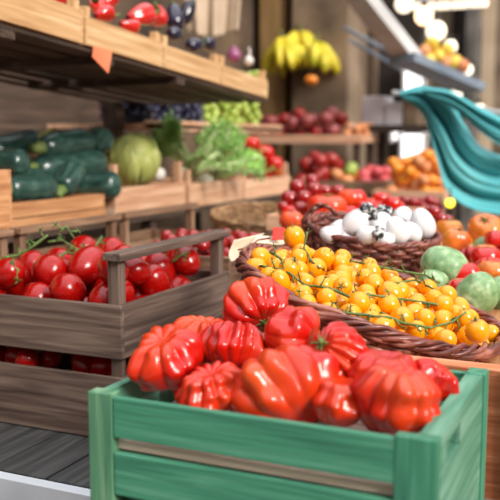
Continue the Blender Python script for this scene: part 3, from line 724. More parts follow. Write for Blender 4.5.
far_fruit(42, aa, bb, aY, aY + .33, 1.40, (.042, .052), [APP, APP, APPR], 'dull red apple in the far upper tray, %s', 'apples in the far upper tray', 21, 'apple', 'apple', zlim=1.57)
far_fruit(12, bb, ab, aY, aY + .33, 1.40, (.03, .036), [PEACH], 'pale peach in the far upper tray, %s', 'peaches in the far upper tray', 22, 'peach', 'peach', zlim=1.49)
ba, bb_ = far_tray('low wooden tray of dark red apples below the far upper tray', 285, 378, 4.6, 1.125, .4, .05, 'brown', name='apple_tray')
w_ = bb_ - ba
far_fruit(26, ba, ba + w_ * .45, 4.6, 5.0, 1.125, (.04, .048), [APPR], 'dark red apple in the low far tray, %s', 'dark red apples in the low far tray', 23, 'apple', 'apple', zlim=1.3)
far_fruit(14, ba + w_ * .45, ba + w_ * .72, 4.6, 5.0, 1.125, (.036, .044), [ORA, GREENM, PEACH], 'orange or yellow fruit in the low far tray, %s', 'mixed fruit in the low far tray', 24, 'apple', 'fruit', zlim=1.25)
PINK = noisy('pink_apple', [(.3, (196, 50, 66)), (.7, (226, 110, 110))], 10, 3, .35, .2)
far_fruit(12, ba + w_ * .72, bb_, 4.6, 5.0, 1.125, (.036, .044), [PINK], 'pink apple in the low far tray, %s', 'pink apples in the low far tray', 25, 'apple', 'apple', zlim=1.25)
ca, cb = far_tray('wooden tray heaped with oranges in front of the bright window', 374, 446, 4.4, 1.10, .42, .04, 'pink', name='orange_tray')
far_fruit(95, ca + .02, cb - .02, 4.42, 4.80, 1.10, (.030, .037), [ORA, ORA, PEACH], 'bright orange in the far heap, %s', 'oranges in the far heap', 26, 'orange', 'orange', zlim=1.33, peak=ca * .6 + cb * .4)

# dark table with cartons
dt = empty('black_table', ((ony(362, 125, 5.2).x + ony(430, 125, 5.2).x) / 2, 5.4, 0), 'black topped table with cartons beside the teal cloth', 'table')
hw = (ony(430, 125, 5.2).x - ony(362, 125, 5.2).x) / 2; zt = ony(395, 125, 5.2).z
part_box('table_top', dt, BLACKM, -hw, hw, -.2, .2, zt - .04, zt)
for sx in (-1, 1): part_box('leg', dt, wood('shade', 'Z'), sx * (hw - .05) - .02, sx * (hw - .05) + .02, .1, .15, 0, zt - .04)
for i, (x0, x1, y0, y1, mt, lb) in enumerate(((362, 384, 97, 121, BOXW, 'white carton on the left end of the black table'), (385, 402, 103, 121, BOXW, 'smaller white carton in the middle of the black table'), (403, 418, 101, 121, STONE, 'brown grey carton on the right end of the black table'))):
    A = ony(x0, 121, 5.25); B = ony(x1, y0, 5.25)
    o = empty('carton', ((A.x + B.x) / 2, 5.35, zt + .0005), lb, 'box'); hh = ony(x0, y0, 5.25).z - zt; wv = (B.x - A.x) / 2
    part_box('box_body', o, mt, -wv, wv, -.1, .1, 0, hh, .003); part_box('lid', o, mt, -wv - .003, wv + .003, -.103, .103, hh - .02, hh + .004, .002)
s = MB(); v_, f_ = globe(R=.028, sq=1.8, nu=16, nv=12, dimple=0); P = ony(353, 117, 5.1)
o = link('jar', MB().add(v_, f_).mesh('jar', noisy('cream_jar', [(.3, (214, 170, 150)), (.7, (236, 200, 180))], 5)), None, (P.x, 5.1, 1.452)); tag(o, 'small cream jar at the right end of the apple tray', 'jar')

# ------------------------------------------------------------------ awning parts, lamps
def beam(name, pa, pb, da, db, w, h, mat, label, cat='beam'):
    A = at(*pa, da); B = at(*pb, db); L = (B - A).length; r = link(name, None) if False else None
    m = MB(); M = Matrix.Translation((A + B) / 2) @ (B - A).to_track_quat('Y', 'Z').to_matrix().to_4x4(); m.box(-w / 2, w / 2, -L / 2, L / 2, -h / 2, h / 2, M)
    return tag(link(name, m.mesh(name, mat, False), bevel=.003), label, cat)
beam('awning_beam', (345, -22), (412, 62), 4.6, 5.0, .15, .07, BEAM, 'light grey diagonal awning beam above the cartons')
beam('awning_rod', (345, 28), (412, 64), 5.6, 5.3, .03, .02, BLUEG, 'thin blue grey rod below the awning beam')
beam('awning_rod', (350, 40), (402, 70), 5.7, 5.5, .02, .02, BLUEG, 'thinner lower grey rod below the awning beam')
beam('upper_rack', (402, 58), (472, 88), 4.9, 5.2, .22, .05, BLUEG, 'slanting blue grey rack holding lemons under the lamps', 'rack')
LEM = noisy('lemon_peel', [(.3, (222, 176, 40)), (.7, (246, 214, 90))], 10, 3, .4, .2)
for i, (x, y) in enumerate(((425, 52), (432, 44), (438, 56), (446, 62), (455, 62), (430, 60), (462, 66), (447, 50))):
    o = link('lemon', globe_mesh('lemon', LEM if i % 3 else PEACH, R=.042, sq=1.1, nu=18, nv=12, dimple=-.1), None, at(x, y, 5.05)); o.rotation_euler = (1, i, 0)
    tag(o, ('lemon at the left end of the rack', 'upper lemon below the globe lamp', 'lemon right of the lowest one on the rack', 'peach coloured fruit in the middle of the rack', 'lemon towards the right of the rack', 'lowest lemon on the rack', 'last fruit at the right end of the rack', 'fruit just under the small globe lamp')[i], 'lemon', 'fruit on the upper rack')
LAMP = glow('lamp_glow', (255, 240, 214), 1.5)
def lamp(x, y, d, rpx, label, mat=LAMP, drop=.35):
    P = at(x, y, d); r = empty('globe_lamp', P, label, 'lamp'); R = rpx / F * d
    link('bulb', globe_mesh('bulb', mat, R=R, sq=1, nu=20, nv=14, dimple=0), r)
    s = MB(); s.tube([(0, 0, R * .8), (0, 0, R * 1.6)], R * .35, 10); s.tube([(0, 0, R * 1.5), (0, 0, R + drop)], .004, 6); link('lamp_holder', s.mesh('lamp_holder', BLACKM), r)
lamp(436, 31, 5.2, 10, 'largest glowing globe lamp above the lemons')
lamp(450, 47, 5.1, 7, 'small glowing globe lamp right above the rack', drop=.25)
lamp(467, 70, 5.3, 6, 'glowing globe standing in for a white card at the right end of the rack')  # added glowing globe in place of a bright white price card
lamp(404, 4, 5.0, 9, 'glowing lamp at the top edge beside the awning beam')
lamp(424, 16, 5.4, 9, 'glowing lamp upper left of the largest globe', glow('lamp_warm', (255, 214, 170), 3))
lamp(455, 97, 5.6, 7, 'glowing lamp just above the teal cloth')
lamp(479, 111, 5.8, 7, 'glowing lamp right of the teal cloth shoulder', drop=.5)
fl = empty('tube_light', at(450, 4, 5.6), 'long white ceiling light at the upper right edge', 'lamp')
part_box('light_tube', fl, LAMP, -.24, .24, -.03, .03, -.03, .01, .01); part_box('light_housing', fl, BEAM, -.25, .25, -.05, .05, .01, .05, .003)
# bright openings in the far dark wall
def opening(x0, x1, y0, y1, Y, name):
    a = ony(x0, y1, Y); b = ony(x1, y0, Y); o = part_box(name, None, glow('daylit_pane', (250, 248, 250), 1.5), a.x, b.x, Y, Y + .02, a.z, b.z, 0); o['kind'] = 'structure'
    part_box('window_frame', o, BEAM, a.x - .02, a.x, Y - .02, Y + .03, a.z - .02, b.z + .02); part_box('window_frame', o, BEAM, b.x, b.x + .02, Y - .02, Y + .03, a.z - .02, b.z + .02)
opening(405, 423, 66, 92, 6.24, 'window_1')
opening(402, 424, 134, 166, 6.24, 'window_2')
opening(393, 399, 128, 140, 6.24, 'window_3')
lamp(450, 203, 3.6, 4.5, 'small yellow lamp glowing above the orange tomatoes', glow('lamp_yellow', (250, 226, 60), 3), .05)
lamp(441, 208, 3.55, 4, 'lower small yellow lamp beside the white eggplant basket', glow('lamp_yellow', (250, 226, 60), 3), .03)

# ------------------------------------------------------------------ teal cloth
cloth('teal_cloth', [(399, 93), (424, 86), (450, 98), (464, 124), (482, 148), (524, 164)], [(404, 99), (424, 116), (436, 158), (448, 192), (478, 211), (524, 216)], 3.7, TEAL, 'teal cloth draped in long folds over the right side of the stall', 2.3, .045, 1, 90, 70, .004, diag=.8, along=True)
cloth('teal_cloth', [(420, 88), (448, 90), (480, 107), (524, 128)], [(432, 98), (458, 112), (486, 136), (524, 160)], 3.6, TEAL, 'upper teal strip slanting down to the right edge of the photo', 2.2, .03, 2, 70, 34, .004, along=True)
beam('cloth_rail', (392, 92), (530, 118), 3.75, 3.75, .02, .02, SILV, 'thin rail carrying the teal cloth', 'rail')

# ------------------------------------------------------------------ sloping display board
def SZ(y): return 1.03 + .12 * (y - 1.2)
db = empty('display_board', (-.2, 2.0, SZ(2.0)), 'sloping plank display board under the wicker baskets', 'table')
sa = math.atan(.12); db.rotation_euler = (sa, 0, 0)
for i in range(7): part_box('board', db, wood('orange', 'Y'), -.41 + i * .15, -.41 + i * .15 + .146, -.82, .2, -.02, 0)
for X in (-.38, .6):
    for Y in (-.7, .12): part_box('leg', db, wood('shade', 'Z'), X - .02, X + .02, Y - .02, Y + .02, -SZ(2 + Y) + .003, -.02, M=None).rotation_euler = (0, 0, 0)
# orange wood crate front right behind the green crate
part_box('front_board', db, wood('rust', 'X'), -.30, .63, -.848, -.825, -.12, .072)
part_box('end_block', db, wood('rust', 'Z'), .05, .09, -.856, -.848, -.12, .074)
part_box('lower_board', db, wood('rust', 'X'), -.30, .63, -.848, -.825, -.34, -.135)

# ------------------------------------------------------------------ baskets
def basket(label, centre, n, a, b, h, flare, rows, stakes, mat, sr, rim_r, long_axis=None, name='wicker_basket', rimmat=None, group=None, nst=4, srr=.5):
    """centre of the rim plane; n its normal"""
    n = Vector(n).normalized(); lx = Vector(long_axis or RT); lx = (lx - n * lx.dot(n)).normalized(); ly = n.cross(lx)
    M = Matrix((lx, ly, n)).transposed(); r = empty(name, centre, label, 'basket', group, M.to_euler())
    m = MB()
    for j in range(rows):
        t = j / (rows - 1); z = -h * t; k = 1 - flare * t ** 1.3; pts = []
        N = stakes * 4
        for i in range(N):
            th = 2 * PI * i / N; of = sr * 1.15 * math.cos(stakes * th / 1 * .5 + (PI if j % 2 else 0)) + random.Random(i * 31 + j).uniform(-.0007, .0007)
            pts.append(((a * k + of) * math.cos(th), (b * k + of) * math.sin(th), z + random.Random(i + 77 * j).uniform(-.0009, .0009)))
        m.tube(pts, sr * (.9 + .25 * ((j * 7) % 3) / 2), 6, True)
    link('woven_side', m.mesh('woven_side', mat), r)
    m = MB()
    for i in range(stakes):
        m = MB(); th = 2 * PI * (i + .0) / stakes; m.tube([(a * (1 - flare * t ** 1.3) * math.cos(th), b * (1 - flare * t ** 1.3) * math.sin(th), -h * t) for t in (0, .3, .6, 1)], sr * .8, 5)
        link('stake', m.mesh('stake', mat), r)
    m = MB()
    for s_ in range(nst):
        pts = []
        for i in range(150):
            th = 2 * PI * i / 150; ph = th * (13 if nst == 4 else 9) + s_ * 2 * PI / nst + .8 * math.sin(5 * th + s_); rr = rim_r * (.6 + .25 * math.sin(7 * th + s_ * 2))
            pts.append(((a + rr * math.cos(ph)) * math.cos(th), (b + rr * math.cos(ph)) * math.sin(th), rr * math.sin(ph)))
        m.tube(pts, rim_r * srr * (1, 1.2, .8, 1.1)[s_ % 4], 6, True)
    link('braided_rim', m.mesh('braided_rim', rimmat or mat), r)
    m = MB(); k = 1 - flare; V = [(0, 0, -h)] + [(a * k * math.cos(2 * PI * i / 40), b * k * math.sin(2 * PI * i / 40), -h) for i in range(40)]
    V2 = [(x, y, z - .006) for x, y, z in V]
    m.add(V + V2, [(0, 1 + i, 1 + (i + 1) % 40) for i in range(40)] + [(41, 42 + (i + 1) % 40, 42 + i) for i in range(40)] + [(1 + i, 42 + i, 42 + (i + 1) % 40, 1 + (i + 1) % 40) for i in range(40)])
    link('base', m.mesh('base', mat), r)
    return r, M, Vector(centre)
YN = cax(.27, .94, .225)
yb, YM, YC = basket('round brown wicker basket tilted forward, full of yellow cherry tomatoes', at(371, 296, 1.44), YN, .224, .205, .062, .16, 8, 44, WICK, .0042, .0125, long_axis=cax(.96, -.28, 0), nst=8, srr=.31)
# yellow tomatoes packed in the basket's own frame
def samp(q, r):
    while True:
        x = q.uniform(-1, 1); y = q.uniform(-1, 1)
        if x * x + y * y < 1: return x * (.221 - r), y * (.202 - r)
ysp = pack(360, (.0155, .0195), samp, lambda x, y: -.046, 11, 22)
ysp = [s for s in ysp if s[2] < .028 - .06 * max(0, math.hypot(s[0] / .2, s[1] / .185) - .75)]
bot = -.03
ym = [globe_mesh('yellow_tomato', YEL, R=1, sq=s_, nu=24, nv=16, dimple=.08) for s_ in (1.0, 1.1, 1.2)]
ycal = star(.62, .95, 5, .13, .12, 5, .55, .1).mesh('calyx', VINE)
YW = []
q = random.Random(4)
extra = [(243, 238, 0)]
for (x, y, z, r) in ysp:
    W = YC + YM @ Vector((x, y, z)); YW.append((W.x, W.y, W.z, r))
vis = []
A = np.array(YW)
def hitdepth(px, py, S):
    d = ray(px, py).normalized(); best = None
    for s_ in S:
        oc = Vector(s_[:3]) - CP; t = oc.dot(d); h2 = oc.length_squared - t * t
        if h2 < s_[3] ** 2:
            tt = t - math.sqrt(s_[3] ** 2 - h2)
            if best is None or tt < best: best = tt
    return best, d
for i, (x, y, z, r) in enumerate(ysp):
    W = YW[i]; u = x / .4 + .5; v = y / .37 + .5; a_, b_ = zone(u, v, z); top = z > -.012
    lab = 'yellow cherry tomato %s in the %s %s of the wicker basket' % ('on top' if top else 'underneath', b_, a_)
    grp = 'yellow cherry tomatoes, %s %s %s' % (b_, a_, 'on top' if top else 'underneath')
    k = q.randrange(3)
    if top and q.random() < .55:
        o = empty('yellow_cherry_tomato', W[:3], lab, 'tomato', grp); bd = link('tomato_body', ym[k], o); bd.scale = (r * .97,) * 3
        c_ = link('calyx', ycal, o); c_.scale = (r * .97,) * 3
        dirn = YM @ Vector((q.gauss(0, .8), q.gauss(0, .8), q.uniform(.2, 1)))
        o.rotation_euler = rot_to(dirn, q.uniform(0, 6))
    else:
        o = link('yellow_cherry_tomato', ym[k], None, W[:3]); o.scale = (r * .97,) * 3; tag(o, lab, 'tomato', grp)
        o.rotation_euler = (q.uniform(0, 6), q.uniform(0, 6), 0)
# three that stand out
for (x, y, d, rp, lab, k) in ((294, 237, 1.60, 11, 'yellow cherry tomato lying highest, behind the left rim below the red card', 1), (477, 331, 1.215, 12.5, 'large yellow cherry tomato perched on the right front rim', 0), (372, 322, 1.27, 11, 'big yellow cherry tomato low in the middle front above the vine', 2)):
    P = at(x, y, d); o = empty('yellow_cherry_tomato', P, lab, 'tomato', None, rot_to(cax(-.2, .8, .3), 1)); r = rp / F * d
    b = link('tomato_body', ym[k], o); b.scale = (r,) * 3; c_ = link('calyx', ycal, o); c_.scale = (r,) * 3
    YW.append((P.x, P.y, P.z, r))
def vine(path, S, r, label, group, seed, side=True, mat=VINE, dflt=1.4):
    q = random.Random(seed); pts = []; last = dflt
    dense = []
    for i in range(len(path) - 1):
        a, b = path[i], path[i + 1]; n = max(2, int(math.hypot(a[0] - b[0], a[1] - b[1]) / 5))
        for k in range(n): dense.append((a[0] + (b[0] - a[0]) * k / n, a[1] + (b[1] - a[1]) * k / n))
    dense.append(path[-1]); ts_ = []
    for x, y in dense:
        t, d = hitdepth(x, y, S); ts_.append(t)
    known = [t for t in ts_ if t] or [dflt]
    ts_ = [t if t else sum(known) / len(known) for t in ts_]
    sm = [min(ts_[max(0, i - 1):i + 2]) * .6 + .4 * sum(ts_[max(0, i - 2):i + 3]) / len(ts_[max(0, i - 2):i + 3]) for i in range(len(ts_))]
    for (x, y), t in zip(dense, sm): pts.append(CP + ray(x, y).normalized() * (t - r * 1.1))
    m = MB(); m.tube(pts, [r * q.uniform(.8, 1.25) for _ in pts], 6)
    root = tag(link('tomato_vine', m.mesh('tomato_vine', mat)), label, 'vine', group)
    if side:
        for i in range(1, len(pts) - 1, 2):
            m = MB(); dv = (UP * q.uniform(-1, 1) + RT * q.uniform(-.5, .5)).normalized(); L = r * q.uniform(4, 8)
            m.tube([pts[i], pts[i] + dv * L * .6 - FW * r, pts[i] + dv * L], [r * .8, r * .6, r * .5], 5)
            for k in range(4):
                e = (UP * q.uniform(-1, 1) + RT * q.uniform(-1, 1) - FW * .3).normalized(); m.tube([pts[i] + dv * L, pts[i] + dv * L + e * r * 4], [r * .5, r * .15], 4)
            link('side_stem', m.mesh('side_stem', mat), root)
YG = 'green vines on the yellow cherry tomatoes'
for i, (pth, lab) in enumerate(((((260, 266), (285, 270), (305, 285), (330, 288), (352, 298)), 'green vine across the left part of the yellow tomatoes'),
   (((276, 290), (300, 302), (330, 311), (360, 314), (392, 318)), 'long green vine low along the front of the yellow tomatoes'),
   (((307, 232), (304, 248), (312, 262), (320, 268)), 'upright green vine rising behind the left yellow tomatoes'),
   (((345, 260), (372, 265), (400, 271), (425, 275), (440, 283)), 'green vine along the foot of the white eggplant basket'),
   (((352, 292), (385, 297), (410, 300), (440, 305)), 'green vine through the middle right of the yellow tomatoes'),
   (((380, 312), (400, 322), (430, 328), (452, 322), (466, 312)), 'green vine at the front right of the yellow tomatoes'),
   (((270, 252), (280, 258), (288, 266)), 'short green vine near the left rim of the big basket'),
   (((396, 283), (415, 280), (436, 290)), 'short green vine beside the round zucchini'))):
    vine(pth, YW, .0021, lab, YG, i)
# white eggplant basket
EC = at(371, 229, 1.88); EN = cax(.10, .95, .27)
eb, EM, _ = basket('smaller dark wicker basket of white eggplants behind the yellow tomatoes', EC, EN, .146, .125, .072, .18, 9, 30, WICK, .0042, .007, long_axis=cax(1, -.08, 0))
s = MB()
for k in range(3):
    pts = []
    for i in range(14):
        t = i / 13; an = PI * t; pts.append(at(304 + 30 * t + k, 222 - 14 * math.sin(an) ** .7 * (1 - .1 * k) - 8 * t, 1.80 + .02 * math.sin(an * 3 + k * 2)))
    s.tube(pts, .0038, 6)
h_ = link('twig_handle', s.mesh('twig_handle', WICK), eb); h_.matrix_parent_inverse = (Matrix.Translation(EC) @ EM.to_4x4()).inverted()
WG = 'white eggplants in the smaller basket'
ES = []
for i, (x, y, d, rp, L, ax, lab, cal) in enumerate((
   (330, 232, 1.80, 11, 1.9, cax(-.9, .25, .2), 'white eggplant lying low at the left end of the smaller basket', 0),
   (357, 219, 1.80, 15, 2.0, cax(.75, .65, .3), 'curved white eggplant with a dark spotted calyx raised at the left', 1),
   (368, 233, 1.76, 12, 1.8, cax(.75, .15, .6), 'white eggplant in front pointing its blackened calyx at the camera', 1),
   (383, 222, 1.86, 14, 1.9, cax(.2, .8, -.3), 'white eggplant behind the two dark calyxes', 1),
   (396, 228, 1.79, 14, 2.0, cax(-.4, .8, .3), 'upright white eggplant in the middle of the basket', 0),
   (410, 231, 1.80, 13, 1.8, cax(.6, -.4, .4), 'white eggplant low at the right front of the basket', 0),
   (404, 214, 1.92, 12, 1.8, cax(.3, .5, -.5), 'white eggplant at the back of the basket', 0),
   (422, 221, 1.86, 15, 2.0, cax(-.3, .8, .1), 'large rounded white eggplant at the right end of the basket', 0),
   (386, 238, 1.77, 10, 1.7, cax(1, .1, .2), 'small white eggplant tucked at the front rim', 0),
   (340, 226, 1.92, 11, 1.8, cax(.6, .4, .2), 'white eggplant behind the low left one', 0))):
    R = rp / F * d * .95; r = eggplant(at(x, y + 2.5, d), R, R * L * 1.12, ax, lab, WEGG, 'white_eggplant', WG)
    if cal:
        m = MB(); m.add(*globe(R=R * .68, sq=.8, nu=32, nv=18, dimple=.1, lobes=5, depth=.3, seed=i, lumpy=.5)); o = link('dark_calyx', m.mesh('dark_calyx', WSPOT), r, (R * .05, 0, R * L * .56)); o['label'] = 'blackened speckled calyx'
# filler layer
sp = pack(14, (.024, .027), lambda q, r: ((lambda a, t: (t * .085 * math.cos(a), t * .07 * math.sin(a)))(q.uniform(0, 6.28), math.sqrt(q.random()))), lambda x, y: -.066, 5, 10)
for i, (x, y, z, r) in enumerate(sp):
    if z > -.015: continue
    o = link('white_eggplant', globe_mesh('white_eggplant', WEGG, R=r, sq=1.0, nu=18, nv=12), None, EC + EM @ Vector((x, y, z))); tag(o, 'white eggplant buried under the others in the smaller basket', 'eggplant', 'buried white eggplants')

# cream card and red card
def curved(name, corners, bow, mat, label, th=.002):
    a, b, c_, d = [Vector(p) for p in corners]; n = (b - a).cross(d - a).normalized(); V = []; Fs = []; N = 12
    for j in range(N + 1):
        for i in range(N + 1):
            u = i / N; v = j / N; V.append((a.lerp(b, u)).lerp(d.lerp(c_, u), v) + n * bow * math.sin(PI * u))
    for j in range(N):
        for i in range(N): Fs.append((j * (N + 1) + i, j * (N + 1) + i + 1, (j + 1) * (N + 1) + i + 1, (j + 1) * (N + 1) + i))
    m = MB(); m.add(V, Fs); o = link(name, m.mesh(name, mat)); s_ = o.modifiers.new('th', 'SOLIDIFY'); s_.thickness = th; return tag(o, label, 'card')
curved('folded_card', [at(231, 262, 1.62), at(234, 240, 1.66), at(264, 233, 1.72), at(247, 256, 1.66)], .012, CARDC, 'cream card tucked under the left rim of the big basket')
curved('folded_card', [at(250, 243, 1.66), at(256, 236, 1.70), at(292, 237, 1.76), at(280, 245, 1.70)], .006, CARDC, 'narrow cream card lying behind the left rim of the big basket')
curved('red_card', [at(272, 240, 1.70), at(273, 228, 1.72), at(285, 228, 1.72), at(284, 240, 1.70)], .002, CARDR, 'small square red card beside the highest yellow tomato')
s = MB(); s.tube([at(243, 262, 1.60), at(247, 248, 1.62), at(258, 240, 1.64), at(270, 238, 1.66)], .002, 6); s.tube([at(238, 250, 1.61), at(252, 246, 1.62), at(262, 250, 1.63)], .0016, 6)
tag(link('loose_twig', s.mesh('loose_twig', WICK)), 'loose dark twigs sticking out over the cream card', 'twig')

# ------------------------------------------------------------------ right side vegetables
def rzuc(x, y, d, rp, lab, ax=(0, 0, 1)):
    P = at(x, y, d); r = empty('round_zucchini', P, lab, 'zucchini', 'round pale green zucchini at the right', rot_to(ax, x))
    link('zucchini_body', globe_mesh('zucchini_body', RZUC, R=rp / F * d, sq=.92, lobes=9, depth=.025, seed=int(x), nu=72, nv=32, dimple=.08, sharp=1.2), r)
    s = MB(); R = rp / F * d; s.tube([(0, 0, R * .8), (0, 0, R * .98), (.002, 0, R * 1.12)], [R * .22, R * .16, R * .2], 7); link('stem', s.mesh('stem', ZUCTIP), r)
rzuc(444, 267, 1.74, 22.5, 'round green zucchini right beside the white eggplant basket', cax(.3, .5, -.7))
rzuc(433, 283, 1.66, 15, 'smaller round zucchini half hidden under the speckled one', cax(-.3, .3, -.9))
rzuc(477, 294, 1.60, 22, 'round pale green zucchini behind the right rim of the big basket', cax(-.1, .3, -.9))
rzuc(506, 295, 1.64, 21, 'round zucchini cut by the right edge of the photo', cax(.2, .5, -.7))
rzuc(486, 249, 2.02, 14, 'light green squash between the red and the orange tomatoes', cax(.2, .8, -.2))
def rib(x, y, d, rp, lab, mat, lobes=9, dep=.22, sq=.74, ax=(0, 0, 1), group=None):
    P = at(x, y, d); r = empty('ribbed_tomato', P, lab, 'tomato', group, rot_to(ax, x)); R = rp / F * d
    link('tomato_body', globe_mesh('tomato_body', mat, R=R, sq=sq, lobes=lobes, depth=dep, seed=int(x), nu=90, nv=36, dimple=.18, sharp=.6), r)
    calyx(r, R * .4, R * (sq - .18), 5, .18, .2, 2, .4, .12, CALYX)
RG = 'red ribbed tomatoes at the right'
rib(470, 258, 1.90, 15, 'red ribbed tomato right behind the speckled round zucchini', HEIR, group=RG, ax=cax(0, .8, -.3))
rib(490, 270, 1.80, 18, 'large red ribbed tomato above the rightmost round zucchini', HEIR, group=RG, ax=cax(.1, .9, -.2))
rib(464, 278, 1.84, 11, 'small red tomato wedged between two round zucchini', HEIR, group=RG)
rib(499, 256, 1.98, 13, 'small red tomato at the right edge of the photo', HEIR, 5, .1, group=RG)
OG = 'orange tomatoes at the right'
rib(456, 240, 2.08, 15, 'orange tomato with a yellow side beside the eggplant basket', ORG, 6, .08, .86, cax(.2, .8, .2), OG)
rib(449, 231, 2.20, 15, 'orange red tomato half hidden at the back left', ORG, 6, .08, .86, group=OG)
rib(486, 230, 2.14, 18, 'large orange tomato highest at the right', ORG, 6, .07, .85, cax(-.2, .6, .5), OG)
rib(470, 243, 2.16, 10, 'small yellow tomato between the two orange ones', YEL, 5, .06, .9, group=OG)
rib(505, 240, 2.1, 14, 'yellow tomato cut by the right edge of the photo', YEL, 5, .06, .9, group=OG)
# supporting layer on the board
pre = []
sp = pack(34, (.028, .036), lambda q, r: (q.uniform(-.36, .10), q.uniform(1.62, 2.2)), lambda x, y: SZ(y) + .001, 31, 12)
A2 = []
for i, (x, y, z, r) in enumerate(sp):
    if z > SZ(y) + r + .012 : continue
    px_, py_, dd = proj((x, y, z))
    if px_ < 452 and dd < 1.95: continue
    round_tom((x, y, z), r, 'round tomato lying under the ribbed and orange tomatoes on the right', ORG if i % 2 else None, 'tomatoes lying under the others on the right', (0, 0, 1), False, i)

# ------------------------------------------------------------------ cherry tomatoes, beefsteaks behind
cm = [globe_mesh('cherry_tomato', CHERRY, R=1, sq=s_, nu=20, nv=14, dimple=.08) for s_ in (1.0, 1.1)]
def cherries(n, cx, cy, sx, sy, floor, rr, seed, where, zlim=None, K=6, mesh=None):
    q = random.Random(seed); mesh = mesh or cm; S = []
    for (x, y, z, r) in pack(n, rr, lambda q, r: (q.uniform(cx - sx, cx + sx), q.uniform(cy - sy, cy + sy)), floor, seed, K):
        if zlim and z > zlim: continue
        o = link('cherry_tomato', q.choice(mesh), None, (x, y, z)); o.scale = (r,) * 3; o.rotation_euler = (q.uniform(0, 2), q.uniform(0, 2), 0)
        a_, b_ = zone((x - cx) / sx / 2 + .5, (y - cy) / sy / 2 + .5, z)
        tag(o, 'red cherry tomato %s, %s %s' % (where, b_, a_), 'tomato', 'cherry tomatoes ' + where + ', ' + b_ + ' ' + a_); S.append((x, y, z, r))
    return S
# tray crate between the dark crate and the straw basket
crate('shallow brown crate of small cherry tomatoes beside the straw basket', -1.14, -.87, 1.80, 2.08, 1.001, 1.125, 'brown', th=.009, post=.018, floor_z=1.105, name='cherry_tomato_crate')
crate('plain brown crate underneath the crate of small cherry tomatoes', -1.14, -.87, 1.80, 2.08, .842, 1.0, 'brown', th=.009, post=.018, planks=[(0, .42), (.55, 1)])
cherries(90, -1.005, 1.94, .10, .11, lambda x, y: 1.106, (.014, .018), 41, 'in the shallow brown crate', zlim=1.155, K=10)
crate('wooden crate standing under the shallow pink crate of large tomatoes', -.94, -.60, 2.18, 2.62, .842, 1.149, 'brown', th=.009, post=.02, planks=[(0, .28), (.36, .62), (.7, 1)], floor_z=1.146)
crate('wooden crate standing under the straw coloured basket', -1.29, -1.0, 2.44, 2.90, .842, 1.095, 'brown', th=.009, post=.02, planks=[(0, .28), (.36, .62), (.7, 1)], floor_z=1.092)
sb, _, _ = basket('shallow straw coloured basket standing empty behind the cherry tomatoes', (-1.16, 2.66, 1.153), (0.05, -.1, 1), .175, .19, .052, .12, 7, 30, WICKT, .004, .006, name='straw_basket')
# tray of cherry tomatoes and beefsteaks
P = at(320, 208, 2.45)
crate('shallow pink crate holding dark cherry and large tomatoes behind the eggplant basket', -.94, -.60, 2.18, 2.62, 1.151, 1.195, 'pink', th=.008, post=.016, floor_z=1.165, name='tomato_crate')
Cpos = []
for i, (x, y, d, rp, lab) in enumerate((
  (289, 199, 2.5, 9, 'dark cherry tomato lowest at the left of the cluster'), (297, 187, 2.55, 8.5, 'dark cherry tomato second from the left in the cluster'),
  (304, 198, 2.48, 8.5, 'dark cherry tomato low in the middle of the cluster'), (314, 190, 2.5, 8.5, 'dark cherry tomato in the centre of the cluster'),
  (312, 181, 2.6, 7.5, 'topmost dark cherry tomato of the cluster'), (325, 191, 2.55, 7, 'dark cherry tomato at the right of the cluster'),
  (338, 192, 2.6, 8, 'red tomato just right of the dark cluster'), (300, 209, 2.42, 8, 'red cherry tomato below the dark cluster'), (283, 207, 2.45, 6, 'small red tomato left below the dark cluster'))):
    P = at(x, y, d); r = empty('cherry_tomato', P, lab, 'tomato', 'dark cherry tomatoes behind the eggplant basket', rot_to(cax(0, .7, .3), i)); R = rp / F * d
    b_ = link('tomato_body', cm[0], r); b_.scale = (R,) * 3
BG = 'large red tomatoes behind the eggplant basket'
rib(327, 206, 2.36, 19, 'largest orange-red tomato behind the left of the eggplant basket', noisy('orange_red_skin', [(.3, (224, 50, 24)), (.7, (238, 100, 50))], 10, 2, .25, .5, sss=.1), 6, .1, .68, cax(0, .9, .2), BG)
rib(352, 199, 2.45, 15, 'large red tomato right of the orange-red one', HEIR, 6, .08, .8, group=BG)
rib(291, 220, 2.25, 12, 'orange-red tomato left of the twig handle', noisy('orange_red_skin', []), 5, .06, .85, group=BG)
rib(313, 218, 2.30, 10, 'red tomato just above the twig handle', HEIR, 5, .06, .85, group=BG)
rib(367, 205, 2.5, 10, 'red tomato peeking above the white eggplants', HEIR, 5, .06, .85, group=BG)
sp = pack(26, (.026, .032), lambda q, r: (q.uniform(-.90, -.63), q.uniform(2.23, 2.58)), lambda x, y: 1.166, 44, 8)
for i, (x, y, z, r) in enumerate(sp):
    if z > 1.222: continue
    round_tom((x, y, z), r, 'red tomato lying underneath in the shallow pink crate', None, 'red tomatoes lying in the shallow pink crate', (0, 0, 1), False, i)
# small dark red fruit in a low basket behind the white eggplants
LB = at(406, 209, 3.1); db2, _, _ = basket('low wicker basket of small dark red tomatoes behind the white eggplants', LB, (0, -.15, 1), .13, .16, .05, .15, 6, 26, WICK, .005, .007)
cherries(130, LB.x, LB.y, .09, .11, lambda x, y: LB.z - .04, (.014, .019), 51, 'in the low basket behind the eggplants', zlim=LB.z + .035, K=5)
crate('brown crate standing under the low basket of small dark red tomatoes', LB.x - .145, min(LB.x + .145, -.645), LB.y - .17, LB.y + .17, .842, LB.z - .058, 'brown', th=.009, post=.02, planks=[(0, .28), (.36, .62), (.7, 1)], floor_z=LB.z - .058)
